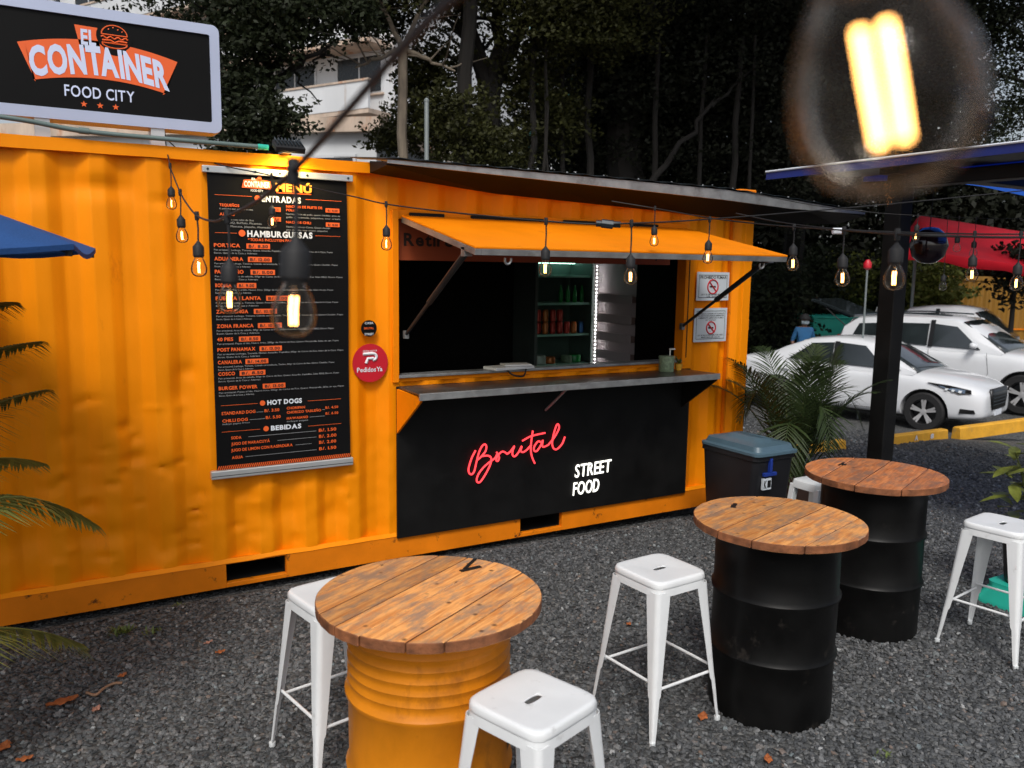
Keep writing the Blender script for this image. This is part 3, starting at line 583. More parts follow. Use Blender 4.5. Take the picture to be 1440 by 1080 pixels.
# conduit and flood lamp on the roof edge
b = B(); b.tube(cat_rom([(-3.0, -.03, 2.67), (-2.2, -.035, 2.64), (-1.85, -.035, 2.605), (-1.4, -.035, 2.60), (-.93, -.035, 2.60)], 8), .013, 10); cdt = b.build('conduit', 'conduit', smooth=True, label='grey-green conduit pipe running along the roof edge of the container', cat='pipe')
b = B(); b.tube([(-1.87, -.035, 2.607), (-1.82, -.035, 2.605)], .017, 10); b.build('coupling', 'conduit', cdt, smooth=True)
b = B(); b.tube([(-.96, -.035, 2.60), (-.9, -.035, 2.60)], .016, 10); b.build('gland', 'teal', cdt, smooth=True)
fd = thing('flood_lamp', (-.81, -.06, 2.57), 'small black flood lamp lighting the menu banner from the roof edge', 'lamp')
rm = Matrix.Rotation(R(30), 3, 'X'); b = B(); b.box((-.80, -.10, 2.605), (.17, .10, .035), rm); hs_ = b.build('housing', 'rubber', fd, bevel=.005)
b = B()
for i in range(8): b.box(Vector((-.87+i*.02, -.10, 2.63))+rm @ Vector((0, 0, .0)), (.004, .09, .016), rm)
b.build('fin', 'strut', hs_)
b = B(); b.box(Vector((-.80, -.10, 2.605))+rm @ Vector((0, 0, -.0185)), (.14, .075, .004), rm); b.build('lens', 'floodglow', fd)
b = B(); b.box((-.81, -.05, 2.575), (.05, .1, .012)); b.build('bracket', 'strut', fd)
ld = bpy.data.lights.new('flood_light', 'SPOT'); ld.energy = 22; ld.spot_size = R(150); ld.spot_blend = .6; ld.color = (1, .74, .32); ld.shadow_soft_size = .05
lo = bpy.data.objects.new('flood_light', ld); COL.objects.link(lo); lo.parent = fd; lo.location = Vector((-.80, -.14, 2.565))-Vector(fd.location); lo.rotation_euler = (R(20), 0, 0)

# ------------------------------------------------------------------ menu banner
mb = thing('menu_banner', (-.84, -.03, .69), 'tall black menu banner with orange and white lettering between two metal rails', 'banner')
k = 10; b = B(); b.rings([[(x, -.030+.006*math.sin(t*9+x*3), z) for x in (-1.243, -1.04, -.84, -.64, -.432)] for t, z in ((i/k, .72+(2.45-.72)*i/k) for i in range(k+1))], closed=False); sheet = b.build('sheet', 'banner', mb, smooth=True, fixn=False)
b = B(); b.bb(-1.268, -.398, -.048, -.012, 2.438, 2.476); tr = b.build('top_rail', 'alu', mb, bevel=.004)
for x in (-1.24, -.98, -.84, -.68, -.43): B().tube([(x, -.052, 2.457), (x, -.046, 2.457)], .007, 8).build('rivet', 'strut', tr)
b = B(); b.bb(-1.278, -.418, -.050, -.012, .686, .735); br_ = b.build('bottom_rail', 'alu', mb, bevel=.005)
b = B(); b.bb(-1.276, -.420, -.052, -.0505, .703, .706); b.build('rail_groove', 'strut', br_)
def by(z): return -.0385
fn = lambda x, z: (x, by(z), z)
fo = lambda x, z: (x, -.0397, z)
W_, O_, G_, D_, K_, BX = Multi(), Multi(), B(), Multi(), Multi(), Multi()
def rule(x0, x1, z, h=.0022): O_.add([fn(x0, z), fn(x1, z), fn(x1, z+h), fn(x0, z+h)], [(0, 1, 2, 3)])
def dash(x0, x1, z): G_.add([fn(x0, z), fn(x1, z), fn(x1, z+.002), fn(x0, z+.002)], [(0, 1, 2, 3)])
def price(x0, x1, z, s, h=.026):
    BX.add([fn(x0, z-.003), fn(x1, z-.003), fn(x1, z+h), fn(x0, z+h)], [(0, 1, 2, 3)]); text(K_, s, x0+.012, x1-.012, z+.003, z+h-.006, fo, .03)
def disc(cx, cz, r): O_.add([fn(cx+r*math.cos(t), cz+r*math.sin(t)) for t in np.linspace(0, 6.283, 18, endpoint=False)], [tuple(range(18))])
def desc(x0, x1, z, s, h=.0095): text(G_, s, x0, x1, z, z+h, fn, .0)
BX.add([fn(-1.055, 2.366), fn(-.885, 2.366), fn(-.895, 2.41), fn(-.97, 2.42), fn(-1.045, 2.41)], [(0, 1, 2, 3, 4)]); text(W_, 'CONTAINER', -1.043, -.897, 2.373, 2.405, fo, .03); text(W_, 'FOOD CITY', -1.006, -.936, 2.347, 2.36, fn, .01); text(W_, 'EL', -1.0, -.975, 2.412, 2.425, fo, .02); disc(-.955, 2.422, .012)
text(D_, 'MENÚ', -.865, -.651, 2.358, 2.402, fn, .05); rule(-.86, -.655, 2.347, .004)
disc(-.97, 2.311, .016); text(W_, 'ENTRADAS', -.945, -.718, 2.294, 2.328, fn, .04); rule(-1.206, -1.0, 2.318); rule(-.69, -.47, 2.318)
text(O_, 'TEQUEÑOS', -1.182, -1.073, 2.257, 2.272, fn, .03); desc(-1.182, -.996, 2.240, '6 unidades con salsa de la casa'); text(O_, 'ALITAS', -1.183, -1.10, 2.206, 2.221, fn, .03)
desc(-1.184, -.994, 2.180, '8 unidades con salsa de 2oz'); desc(-1.14, -.95, 2.162, 'BBQ, Buffalo, Picantes', .011); desc(-1.14, -.90, 2.142, 'o Mostaza, Jalapeño, Ahumadas', .011)
price(-.885, -.838, 2.243, '6.00', .022); price(-.885, -.838, 2.187, '7.50', .022)
text(O_, 'NACHOS DE FILETE DE', -.806, -.59, 2.267, 2.281, fn, .02); text(O_, 'POLLO', -.806, -.74, 2.246, 2.260, fn, .02); price(-.569, -.484, 2.252, 'B/. 8.00', .022)
desc(-.807, -.48, 2.226, 'Nachos, filete de pollo, queso cheddar, pico de'); desc(-.807, -.48, 2.208, 'gallo, guacamole, jalapeños, sour cream'); text(O_, 'NACHOS CHILI', -.808, -.66, 2.176, 2.190, fn, .02); price(-.569, -.484, 2.168, 'B/. 8.00', .022)
desc(-.807, -.54, 2.152, 'Nachos, Chili con Carne, Queso cheddar'); desc(-.807, -.56, 2.134, 'pico de gallo, sour cream, jalapeños')
disc(-1.062, 2.11, .019); text(W_, 'HAMBURGUESAS', -1.033, -.652, 2.093, 2.127, fn, .045); rule(-1.21, -1.09, 2.108); rule(-.635, -.48, 2.108); text(O_, '*TODAS INCLUYEN PAPAS', -1.03, -.75, 2.068, 2.083, fn, .02)
ing = 'Pan artesanal, Lechuga, Tomate, Queso Amarillo, Pepinillos, 100gr de Carne de Res, Salsa de la Casa'
ING = [ing, 'Pan artesanal, Lechuga, Tomate, Cebolla caramelizada, Tocino, 150gr de Carne de Res, Queso Cheddar', 'Pan artesanal, Aros de cebolla, 150gr de Carne de Res, Queso Amarillo, Pepinillos, Salsa BBQ, Bacon', 'Pan artesanal, Papas al hilo, Huevo frito, 200gr de Carne de Res, Queso Mozzarella, Salsa de ajo']
for i, (nm, z, x1, p0, p1, pr) in enumerate((('PORTICA', 2.030, -1.075, -1.039, -.905, 'B/. 8.50'), ('ADUANERA', 1.954, -1.06, -1.033, -.897, 'B/. 12.00'), ('PANAMEÑO', 1.881, -1.06, -1.02, -.88, 'B/. 11.00'), ('BODEGA', 1.804, -1.13, -1.10, -.99, 'B/. 9.00'), ('PUERTA LLANTA', 1.730, -.965, -.935, -.80, 'B/. 11.00'),
    ('ZANGUENGA', 1.654, -1.04, -1.008, -.874, 'B/. 10.00'), ('ZONA FRANCA', 1.571, -1.012, -.987, -.847, 'B/. 10.00'), ('40 PIES', 1.495, -1.13, -1.097, -.975, 'B/. 11.50'), ('POST PANAMAX', 1.435, -1.005, -.981, -.85, 'B/. 13.00'), ('CANALERA', 1.362, -1.085, -1.064, -.932, 'B/. 14.00'), ('COSCO', 1.295, -1.125, -1.099, -.951, 'B/. 8.50'), ('BURGER POWER', 1.211, -.999, -.968, -.834, 'B/. 13.00'))):
    text(O_, nm, -1.219, x1, z, z+.020, fn, .035); price(p0, p1, z-.003, pr); desc(-1.219, -.53+.03*(i % 3), z-.021, ING[i % 4]+', Papas')
    if nm != '40 PIES': desc(-1.219, -.98-.04*(i % 2), z-.038, 'Bacon, Queso de la Casa y Aderezo')
disc(-.972, 1.119, .016); text(W_, 'HOT DOGS', -.944, -.736, 1.106, 1.134, fn, .04); rule(-1.21, -1.0, 1.118); rule(-.70, -.49, 1.112)
for s, x0, x1, z, sz in (('STANDARD DOG', -1.208, -1.015, 1.064, .018), ('CHILLI DOG', -1.205, -1.06, 1.020, .018), ('CHORIPAN', -.829, -.718, 1.070, .015), ('CHORIZO TABLEÑO', -.829, -.618, 1.044, .015), ('HAWAIANO', -.83, -.70, 1.008, .015), ('B/. 3.50', -.962, -.874, 1.064, .017), ('B/. 5.50', -.955, -.867, 1.022, .017), ('B/. 4.50', -.59, -.509, 1.057, .015), ('B/. 6.50', -.59, -.509, 1.020, .015),
    ('SODA', -1.158, -1.10, .916, .017), ('JUGO DE MARACUYÁ', -1.159, -.935, .880, .017), ('JUGO DE LIMON CON RASPADURA', -1.161, -.799, .842, .017), ('AGUA', -1.158, -1.095, .798, .017), ('B/. 1.50', -.634, -.523, .916, .019), ('B/. 2.00', -.634, -.523, .878, .019), ('B/. 2.00', -.634, -.525, .840, .019), ('B/. 1.50', -.634, -.525, .800, .019)):
    text(O_, s, x0, x1, z, z+sz, fn, .025)
desc(-1.205, -1.05, 1.005, 'incluye papas fritas'); desc(-.83, -.70, .992, 'incluye papas')
for x0, x1, z in ((-1.01, -.968, 1.066), (-1.05, -.96, 1.024), (-.61, -.594, 1.052), (-.69, -.595, 1.012), (-1.06, -.65, .922), (-.89, -.65, .884), (-.78, -.68, .846), (-1.08, -.65, .804)): dash(x0, x1, z)
disc(-.955, .963, .016); text(W_, 'BEBIDAS', -.926, -.743, .950, .978, fn, .04); rule(-1.21, -.99, .962); rule(-.70, -.49, .956)
for i in range(66): x = -1.243+i*.01225; O_.add([fn(x, .738), fn(x+.006, .738), fn(min(x+.016, -.433), .762), fn(min(x+.010, -.434), .762)], [(0, 1, 2, 3)])
for q, nm, m in ((W_, 'white_lettering', 'p_white'), (O_, 'orange_lettering', 'p_orange'), (G_, 'small_lettering', 'p_grey'), (D_, 'gold_lettering', 'p_gold'), (BX, 'price_box', 'p_orange'), (K_, 'price_lettering', 'p_black')): q.build(nm, m, sheet, fixn=False, kind='stuff' if q is G_ else None)

# ------------------------------------------------------------------ stickers and notices
def sticker(name, cx, cz, rx, rz, m, label, y=-.012):
    t = thing(name, (cx, y, cz-rz), label, 'sticker'); b = B(); b.prism([(cx+rx*math.cos(a), cz+rz*math.sin(a)) for a in np.linspace(0, 6.283, 36, endpoint=False)], lambda x, z, q: (x, q, z), y, y+.004); b.build('disc', m, t); return t
s1 = sticker('round_sticker', -.292, 1.545, .052, .052, 'sign_black', 'small round black sticker above the red one beside the window')
b = Multi(); f_ = SF(-.0135); text(b, 'CASA', -.32, -.264, 1.572, 1.586, f_, .02); text(b, 'STREET', -.322, -.262, 1.503, 1.516, f_, .02); b.build('lettering', 'p_white', s1, fixn=False)
b = B(); text(b, 'BRUTAL', -.325, -.26, 1.54, 1.553, f_, .02); b.build('lettering', 'p_orange', s1, fixn=False)
s2 = sticker('round_sticker', -.285, 1.325, .118, .122, 'sticker_red', 'large round red delivery sticker with white lettering beside the window')
b = B(); text(b, 'PedidosYa', -.375, -.205, 1.27, 1.30, f_, .022); text(b, 'ORDENA AQUÍ POR', -.335, -.24, 1.398, 1.408, f_, .01)
b.tube([(-.315, -.0135, 1.325), (-.303, -.0135, 1.355), (-.265, -.0135, 1.355)], .010, 6); b.tube([(-.335, -.0135, 1.385)]+[(-.27+.024*math.sin(t), -.0135, 1.365+.021*math.cos(t)) for t in np.linspace(.0, math.pi, 10)], .010, 6); b.build('lettering', 'p_white', s2, fixn=False)
def notice(x0, x1, z0, z1, label, title, slash):
    t = thing('notice', ((x0+x1)/2, -.01, z0), label, 'notice'); y = -.012
    b = B(); b.bb(x0, x1, y, y+.004, z0, z1); sh = b.build('sheet', 'paper', t); b = B(); f = SF(y-.0012); m_ = .022
    for a0, a1, c0, c1 in ((x0+m_, x1-m_, z0+m_, z0+m_+.004), (x0+m_, x1-m_, z1-m_-.004, z1-m_), (x0+m_, x0+m_+.004, z0+m_+.004, z1-m_-.004), (x1-m_-.004, x1-m_, z0+m_+.004, z1-m_-.004)): b.add([f(a0, c0), f(a1, c0), f(a1, c1), f(a0, c1)], [(0, 1, 2, 3)])
    for (s, a0, a1, c0, h) in title: text(b, s, a0, a1, c0, c0+h, f, .015)
    cx, cz, r = slash; b.bb(cx-r*.6, cx+r*.55, y-.0022, y-.0012, cz-.006, cz+.006); b.build('lettering', 'p_black', sh, fixn=False)
    b = B(); b.tube([(cx+r*math.cos(a), y-.002, cz+r*math.sin(a)) for a in np.linspace(0, 6.283, 26)], .0055, 5); b.tube([(cx-.7*r, y-.003, cz+.7*r), (cx+.7*r, y-.003, cz-.7*r)], .0055, 5); b.build('forbidden_sign', 'p_red', sh, smooth=True)
notice(2.43, 2.775, 1.70, 1.925, 'white no smoking notice, the upper of two beside the window', (('PROHIBIDO FUMAR', 2.465, 2.745, 1.872, .024), ('LEY 13 DE 24 DE ENERO', 2.48, 2.73, 1.742, .012), ('DE 2008', 2.54, 2.66, 1.727, .010)), (2.60, 1.81, .055))
notice(2.42, 2.77, 1.37, 1.64, 'white no smoking notice, the lower of two beside the window', (('PROHIBIDO EL CONSUMO DE CIGARRILLO', 2.455, 2.735, 1.59, .011), ('EN ESTE ESTABLECIMIENTO', 2.455, 2.735, 1.573, .011), ('AMBIENTE LIBRE DE HUMO', 2.46, 2.73, 1.556, .011), ('DE TABACO', 2.54, 2.65, 1.539, .010), ('LEY 13 DE 24 DE ENERO DE 2008', 2.46, 2.73, 1.418, .011), ('MINISTERIO DE SALUD', 2.5, 2.7, 1.402, .010)), (2.6, 1.482, .048))
# ------------------------------------------------------------------ neon writing on the lower panel
nr = thing('neon_sign', (.8, -.05, .45), 'red neon script sign reading Brutal on the black panel', 'neon sign')
NEON = [[(155,435),(125,500),(102,585),(105,625),(125,638),(145,610),(160,540),(185,440),(215,388),(237,395),(232,440),(200,485),(170,515)], [(200,485),(250,480),(275,500),(270,550),(240,620),(200,690),(178,708),(163,690),(175,640),(215,580),(262,535),(305,500),(325,462)],
 [(318,450),(332,475),(338,502),(326,526),(314,512),(335,470),(362,446),(385,452),(402,466)], [(402,466),(430,442),(460,400),(446,440),(446,475),(465,485),(495,450),(520,400),(512,438),(530,450),(560,432),(600,388)], [(612,270),(600,350),(595,430),(605,490),(628,545)], [(525,355),(600,315),(715,288)],
 [(680,365),(655,360),(625,400),(622,435),(645,440),(680,390),(695,350),(690,395),(705,405),(740,390)], [(740,390),(790,330),(830,260),(832,225),(815,220),(790,290),(775,370),(785,415),(815,425),(860,380),(885,320)]]
c00, cx0, c0y, cxy = [np.array(q) for q in ((0.296,-0.050,1.066), (1.734,-0.050,0.971), (0.300,-0.050,0.280), (1.771,-0.050,0.078))]
def bil(x, y): s, t = x/1440, y/960; return tuple((1-s)*(1-t)*c00+s*(1-t)*cx0+(1-s)*t*c0y+s*t*cxy)
for st_ in NEON:
    B().tube(cat_rom([bil(*p) for p in st_], 6), .0065, 8).build('neon_tube', 'neon_red', nr, smooth=True)
nw = thing('neon_sign', (1.44, -.05, .25), 'white neon sign reading street food on the black panel', 'neon sign')
b = B(); fs_ = lambda x, z: (x+.06*(z-.38), -.046, z+.03*(x-1.28)); text(b, 'STREET', 1.285, 1.612, .405, .505, fs_, .006, sp=.1); o = b.build('lettering', 'neon_white', nw, fixn=False, solid=.006)
b = B(); text(b, 'FOOD', 1.28, 1.515, .27, .372, fs_, .006, sp=.1); b.build('lettering', 'neon_white', nw, fixn=False, solid=.006)
# ------------------------------------------------------------------ drum tables
def drum(t, c, r, h, m, fine):
    prof = [(r*.5, .012), (r-.012, .012), (r, 0), (r, .012)]
    def hoop(z): return [(r, z-.022), (r+.010, z-.008), (r+.011, z+.004), (r, z+.020)]
    prof += [(r, .05), (r, .16)]+hoop(h*.35)+[(r, h*.5)]+hoop(h*.67)
    if fine:
        z = h*.67+.035
        while z < h-.06: prof += [(r-.003, z), (r+.0022, z+.014), (r-.003, z+.028)]; z += .038
    else: prof += [(r, h*.8), (r, h*.9)]
    prof += [(r, h-.02), (r+.006, h-.012), (r+.006, h-.002), (r-.01, h), (r-.012, h-.015), (.02, h-.015)]
    ph = c[0]*7
    return B().lathe(prof, 56, c, warp=lambda a, z: .010*noise.noise((math.cos(a)*1.5+ph, math.sin(a)*1.5, z*4))+.006*noise.noise((math.cos(a)*4+ph, math.sin(a)*4, z*9))).build('drum', m, t, smooth=True)
def table(loc, rad, ang, h, dr, m, wood, label, widths, fine=False, slots=()):
    t = thing('drum_table', (loc[0], loc[1], gz(*loc)), label, 'table', 'drum tables on the gravel'); z0 = gz(*loc)
    drum(t, (loc[0], loc[1], z0), dr, h, m, fine)
    ca, sa = math.cos(ang), math.sin(ang); tot = sum(widths); v = -rad
    for i, wd in enumerate(widths):
        a, bb = v+.0022, v+wd/tot*2*rad-.0022; v += wd/tot*2*rad; up_, lo_ = [], []
        nn = 14
        def ex(q): return math.sqrt(max(0, rad*rad-q*q))
        pts_ = []
        for q in np.linspace(a, bb, nn): pts_.append((ex(q)+.003*noise.noise((q*30, i, 1)), q))
        for q in np.linspace(bb, a, nn): pts_.append((-ex(q)-.003*noise.noise((q*30, i, 7)), q))
        zo = random.uniform(-.0012, .0012); pts_ = [p for k_, p in enumerate(pts_) if k_ == 0 or (abs(p[0]-pts_[k_-1][0])+abs(p[1]-pts_[k_-1][1])) > 1e-5]
        b = B(); b.prism(pts_, lambda x, y, q: (x, y, q), -.034, 0)
        o = b.build('plank', wood, None, bevel=.0022, seg=1, base=False); o.parent = t; o.location = (0, 0, h+.034+zo); o.rotation_euler = (0, 0, ang)
        o.data.materials.append(M['wood_side'])
        for p in o.data.polygons:
            if abs(p.normal.z) < .5: p.material_index = 1
    for (sx, sy, sl, sw_, ra) in slots:
        b = B(); b.box((0, 0, 0), (sl, sw_, .003)); o = b.build('slot_mark', 'p_black', None, base=False); o.parent = t; o.location = (sx, sy, h+.0355); o.rotation_euler = (0, 0, ra)
    return t
t1 = table((-1.055, -2.595), .372, R(29), .828, .270, 'drum_yellow', 'wood', 'round plank table on a ribbed yellow oil drum', (1.3, 1.0, 1.55, 1.15, 1.1, 1.2, .75), True, ((.225, .14, .085, .018, R(5)), (.245, .185, .11, .013, R(42))))
# painted black stroke on the yellow drum
b = B(); ring = []
def on_drum(px, pz, off=.002):
    a = R(-42)+px/.272; return (-1.055+(.2725+off)*math.cos(a), -2.595+(.2725+off)*math.sin(a), gz(-1.055, -2.595)+pz)
for (x0, z0, x1, z1, wd) in ((-.02, .37, .09, .41, .018), (.10, .42, .02, .22, .016)):
    ring = [[on_drum(x0+(x1-x0)*k/6, z0+(z1-z0)*k/6-wd), on_drum(x0+(x1-x0)*k/6+wd*.6, z0+(z1-z0)*k/6+wd)] for k in range(7)]; b.rings(ring, closed=False)
b.build('painted_stroke', 'p_black', t1, fixn=False)
table((.665, -2.525), .368, R(16), .828, .268, 'drum_black', 'wood', 'round plank table on a black oil drum, nearer the yellow one', (1.0, 1.5, 1.3, 1.2, 1.0), False, ((-.04, .235, .05, .022, R(40)), (-.01, .255, .03, .018, R(40))))
table((1.80, -2.17), .362, R(22), .828, .270, 'drum_black', 'wood_red', 'reddish plank table on a black oil drum beside the black post', (1.2, 1.6, 1.4, 1.3), False, ((.0, .22, .09, .012, R(20)), (.0, .2, .03, .02, R(20))))
# ------------------------------------------------------------------ metal stools
def sq(h, r, z, n=48):
    out = []
    for i in range(n):
        a = 2*math.pi*(i+.5)/n; c_, s_ = math.cos(a), math.sin(a); e = 2/7.
        k = 1/((abs(c_)**7+abs(s_)**7)**(1/7.)); p = Vector((c_*k*h, s_*k*h)); q = Vector((c_*h, s_*h)); out.append((p.x, p.y, z))
    return out
def oval(a, c, z, n=48): return [(a*math.copysign(abs(math.cos(t))**.6, math.cos(t)), c*math.copysign(abs(math.sin(t))**.8, math.sin(t)), z) for t in [2*math.pi*(i+.5)/n for i in range(n)]]
def make_stool(H=.67, S=.150):
    t = thing('metal_stool', (0, 0, 0), '', 'stool')
    z = H
    b = B(); rg = [oval(.034, .0125, z-.008), oval(.034, .0125, z-.005), oval(.036, .0145, z-.0035), oval(.05, .03, z-.004)]
    for k_ in (.45, .7, .88): rg.append(sq(S*k_, 0, z-.004*(1-k_)))
    rg += [sq(S*.945, 0, z-.0005), sq(S*.975, 0, z-.004), sq(S*.995, 0, z-.011), sq(S*1.0, 0, z-.022), sq(S*1.0, 0, z-.028), sq(S*.985, 0, z-.031), sq(S*.99, 0, z-.036), sq(S*1.005, 0, z-.062), sq(S*.985, 0, z-.062), sq(S*.965, 0, z-.03), sq(S*.9, 0, z-.012)]
    b.rings(rg); b.build('seat', 'white', t, smooth=True)
    ft = S*1.33
    for sx in (-1, 1):
        for sy in (-1, 1):
            b = B(); rings = []
            for k_, (tt, wd) in enumerate(((0, .070), (.12, .064), (.35, .052), (.6, .041), (.68, .037), (.7, .030), (.9, .022), (.97, .018), (1, .016))):
                zz = (z-.045)*(1-tt)+.004*tt; cx = (S*.985)*(1-tt)+ft*tt; rr = min(.022, wd*.5); th = .0022
                sec = []
                for off in (0, th):
                    line = [(cx-wd, cx-off), (cx-rr, cx-off)]+[(cx-rr+(rr-off)*math.sin(q), cx-rr+(rr-off)*math.cos(q)) for q in np.linspace(R(15), R(75), 5)]+[(cx-off, cx-rr), (cx-off, cx-wd)]
                    sec += line if off == 0 else line[::-1]
                rings.append([(sx*p, sy*q, zz) for p, q in sec])
            b.rings(rings, cap0=True, cap1=True); lg = b.build('leg', 'white', t, smooth=True)
            b = B(); b.lathe([(.012, 0), (.014, .004), (.013, .02)], 10, (sx*(ft-.008), sy*(ft-.008), .0)); b.build('foot', 'plastic_white', lg, smooth=True)
    def corner(sx, sy, zz): q = 1-(zz-.004)/(z-.049); c_ = S*.985*(1-q)+ft*q-.014; return (sx*c_, sy*c_, zz)
    for a_, c_, zz in (((-1, -1), (1, -1), .225), ((-1, 1), (1, 1), .225), ((-1, -1), (-1, 1), .25), ((1, -1), (1, 1), .25)):
        B().tube([corner(*a_, zz), corner(*c_, zz)], .0065, 8).build('crossbar', 'white', t, smooth=True)
    return t
st0 = make_stool()
SPOT = [((-1.175, -1.975), 10, 'white metal stool tucked behind the yellow drum table'), ((.135, -2.36), 4, 'white metal stool between the yellow drum and the first black drum'), ((-.925, -3.045), 18, 'white metal stool in front of the yellow drum table'), ((2.14, -2.69), 8, 'white metal stool beside the potted broad-leaved plant')]
for i, (p, a, lb) in enumerate(SPOT):
    o = st0 if i == 0 else copy_tree(st0)
    o.location = (p[0], p[1], gz(*p)+.002); o.rotation_euler = (0, 0, R(a)); o['label'] = lb; o['group'] = 'white metal bar stools'
# plastic stool behind the black drums
ps = thing('plastic_stool', (2.03, -1.60, 0), 'pale grey plastic stool half hidden behind the black drum tables', 'stool')
zt_ = .66; b = B(); b.rings([[(2.03+x, -1.60+y, zt_+z) for x, y, z in sq(q, 0, dz, 24)] for q, dz in ((.02, 0), (.095, 0), (.108, -.006), (.113, -.02), (.115, -.05), (.106, -.05), (.10, -.02))]); b.build('seat', 'plastic_white', ps, smooth=True)
for sx in (-1, 1):
    for sy in (-1, 1):
        b = B(); b.rings([[(2.03+sx*(c_+dx*.02), -1.60+sy*(c_+dy*.02), zz) for dx, dy in ((-1, -1), (1, -1), (1, 1), (-1, 1))] for c_, zz in ((.09, zt_-.03), (.145, .0))], cap0=True, cap1=True); b.build('leg', 'plastic_white', ps, bevel=.004)
# ------------------------------------------------------------------ wheelie bin
tb = thing('rubbish_bin', (2.42, -.72, gz(2.42, -.72)), 'black rubbish bin with blue-grey lid standing by the container corner', 'bin'); bz = gz(2.42, -.72)
def rr4(cx, cy, hx, hy, z, r=.05, n=5): return [(cx+sx*(hx-r)+r*math.cos(R(a0+90*k_/n)), cy+sy*(hy-r)+r*math.sin(R(a0+90*k_/n)), z) for sx, sy, a0 in ((1, 1, 0), (-1, 1, 90), (-1, -1, 180), (1, -1, 270)) for k_ in range(n+1)]
b = B(); b.rings([rr4(2.34, -.72, .175, .22, bz), rr4(2.34, -.72, .195, .27, bz+.64), rr4(2.34, -.72, .205, .28, bz+.645), rr4(2.34, -.72, .205, .28, bz+.68)], cap0=True, cap1=True); b.build('body', 'bin', tb, smooth=True)
b = B(); b.rings([rr4(2.34, -.73, .212, .29, bz+.682), rr4(2.34, -.73, .212, .29, bz+.70), rr4(2.34, -.73, .19, .27, bz+.708), rr4(2.34, -.73, .18, .255, bz+.742), rr4(2.34, -.73, .15, .22, bz+.75), rr4(2.34, -.73, .09, .18, bz+.752), rr4(2.34, -.73, .07, .15, bz+.772), rr4(2.34, -.73, .045, .11, bz+.776)], cap0=True, cap1=True); b.build('lid', 'lid', tb, smooth=True)
b = B(); b.bb(2.215, 2.295, -1.003, -.985, bz+.44, bz+.52); stk = b.build('sticker', 'paper', tb)
b = Multi(); text(b, 'K', 2.222, 2.25, bz+.452, bz+.508, SF(-1.0045), .03); b.items.append(B().bb(2.257, 2.288, -1.0055, -1.0035, bz+.455, bz+.505)); b.build('lettering', 'p_black', stk, fixn=False)
b = B(); b.bb(2.27, 2.292, -1.012, -.985, bz+.56, bz+.66); b.bb(2.22, 2.34, -1.010, -.985, bz+.535, bz+.56); b.build('latch', 'blue', tb, bevel=.003)

# ------------------------------------------------------------------ palms and plants
def frond(b, p0, p1, sag, nl=34, ll=.3, wd=.013, droop=.25, stem=None, r0=.006):
    P0, P1 = Vector(p0), Vector(p1); d = P1-P0; side = d.cross(Vector((0, 0, 1)))
    side = side.normalized() if side.length > 1e-4 else Vector((1, 0, 0))
    path = [P0+d*t+Vector((0, 0, 1))*sag*4*t*(1-t)*(1-.25*t) for t in np.linspace(0, 1, 18)]
    (stem or b).tube(path, [r0*(1-.85*t)+.0008 for t in np.linspace(0, 1, 18)], 5)
    for i in range(nl):
        t = .14+.86*(i/(nl-1)); k_ = t*17; j_ = min(int(k_), 16); c = path[j_].lerp(path[j_+1], k_-j_); tg = (path[j_+1]-path[j_]).normalized()
        L_ = ll*(math.sin(math.pi*min(1, (t*.82+.16)))**.7)*random.uniform(.85, 1.12)
        for s in (-1, 1):
            o_ = (side*s*random.uniform(.75, 1.)+tg*(.55+.6*t)+Vector((0, 0, .18))).normalized(); nrm = o_.cross(tg).normalized(); wv = tg.cross(nrm).normalized()*0+tg*.5
            wv = (tg-o_*tg.dot(o_)).normalized()*wd
            q = []
            for u_, wk in ((0, .35), (.3, 1), (.65, .8), (1, .05)):
                m_ = c+o_*L_*u_+Vector((0, 0, -droop*L_*u_*u_)); q += [m_+wv*wk*.5, m_-wv*wk*.5]
            b.add(q, [(0, 1, 3, 2), (2, 3, 5, 4), (4, 5, 7, 6)])
def palm(name, base, h_pot, fronds, label, m='palm', pot='pot', ll=.3):
    t = thing(name, base, label, 'plant'); bx_ = Vector(base)
    if pot: B().lathe([(.10, 0), (.13, .02), (.17, h_pot-.03), (.185, h_pot-.03), (.185, h_pot), (.165, h_pot), (.16, h_pot-.03), (.02, h_pot-.03)], 24, base).build('pot', pot, t, smooth=True)
    for (dx, dy, dz, tx, ty, tz, sag, nl) in fronds:
        b = B(); frond(b, bx_+Vector((dx, dy, dz)), bx_+Vector((tx, ty, tz)), sag, nl, ll); b.build('frond', m, t, fixn=False)
    return t
pb = (3.20, -.42, gz(3.20, -.42)); fr_ = []
random.seed(3)
for i in range(25):
    a = i*2.4; e = random.uniform(.3, 1.0); L_ = random.uniform(.6, .85); up_ = (.72+random.random()*.32) if i % 3 else random.uniform(-.15, .5)
    fr_.append((.05*math.cos(a), .05*math.sin(a), .32, L_*e*math.cos(a), L_*e*math.sin(a), .35+up_*.95+(1-e)*.2, .10+.16*e+(.35 if up_ < .5 else 0), 30))
pp = palm('potted_palm', pb, .36, fr_, 'bushy potted areca palm standing behind the rubbish bin', ll=.30)
B().lathe([(.16, .34), (.02, .35)], 20, pb).build('soil', 'soil', pp)
b = B()
for i in range(9): a = i*2.4; b.tube([(pb[0]+.04*math.cos(a), pb[1]+.04*math.sin(a), pb[2]+.33), (pb[0]+.1*math.cos(a), pb[1]+.1*math.sin(a), pb[2]+.7+.03*i)], [.012, .006], 6)
b.build('stem', 'palm_stem', pp, smooth=True)
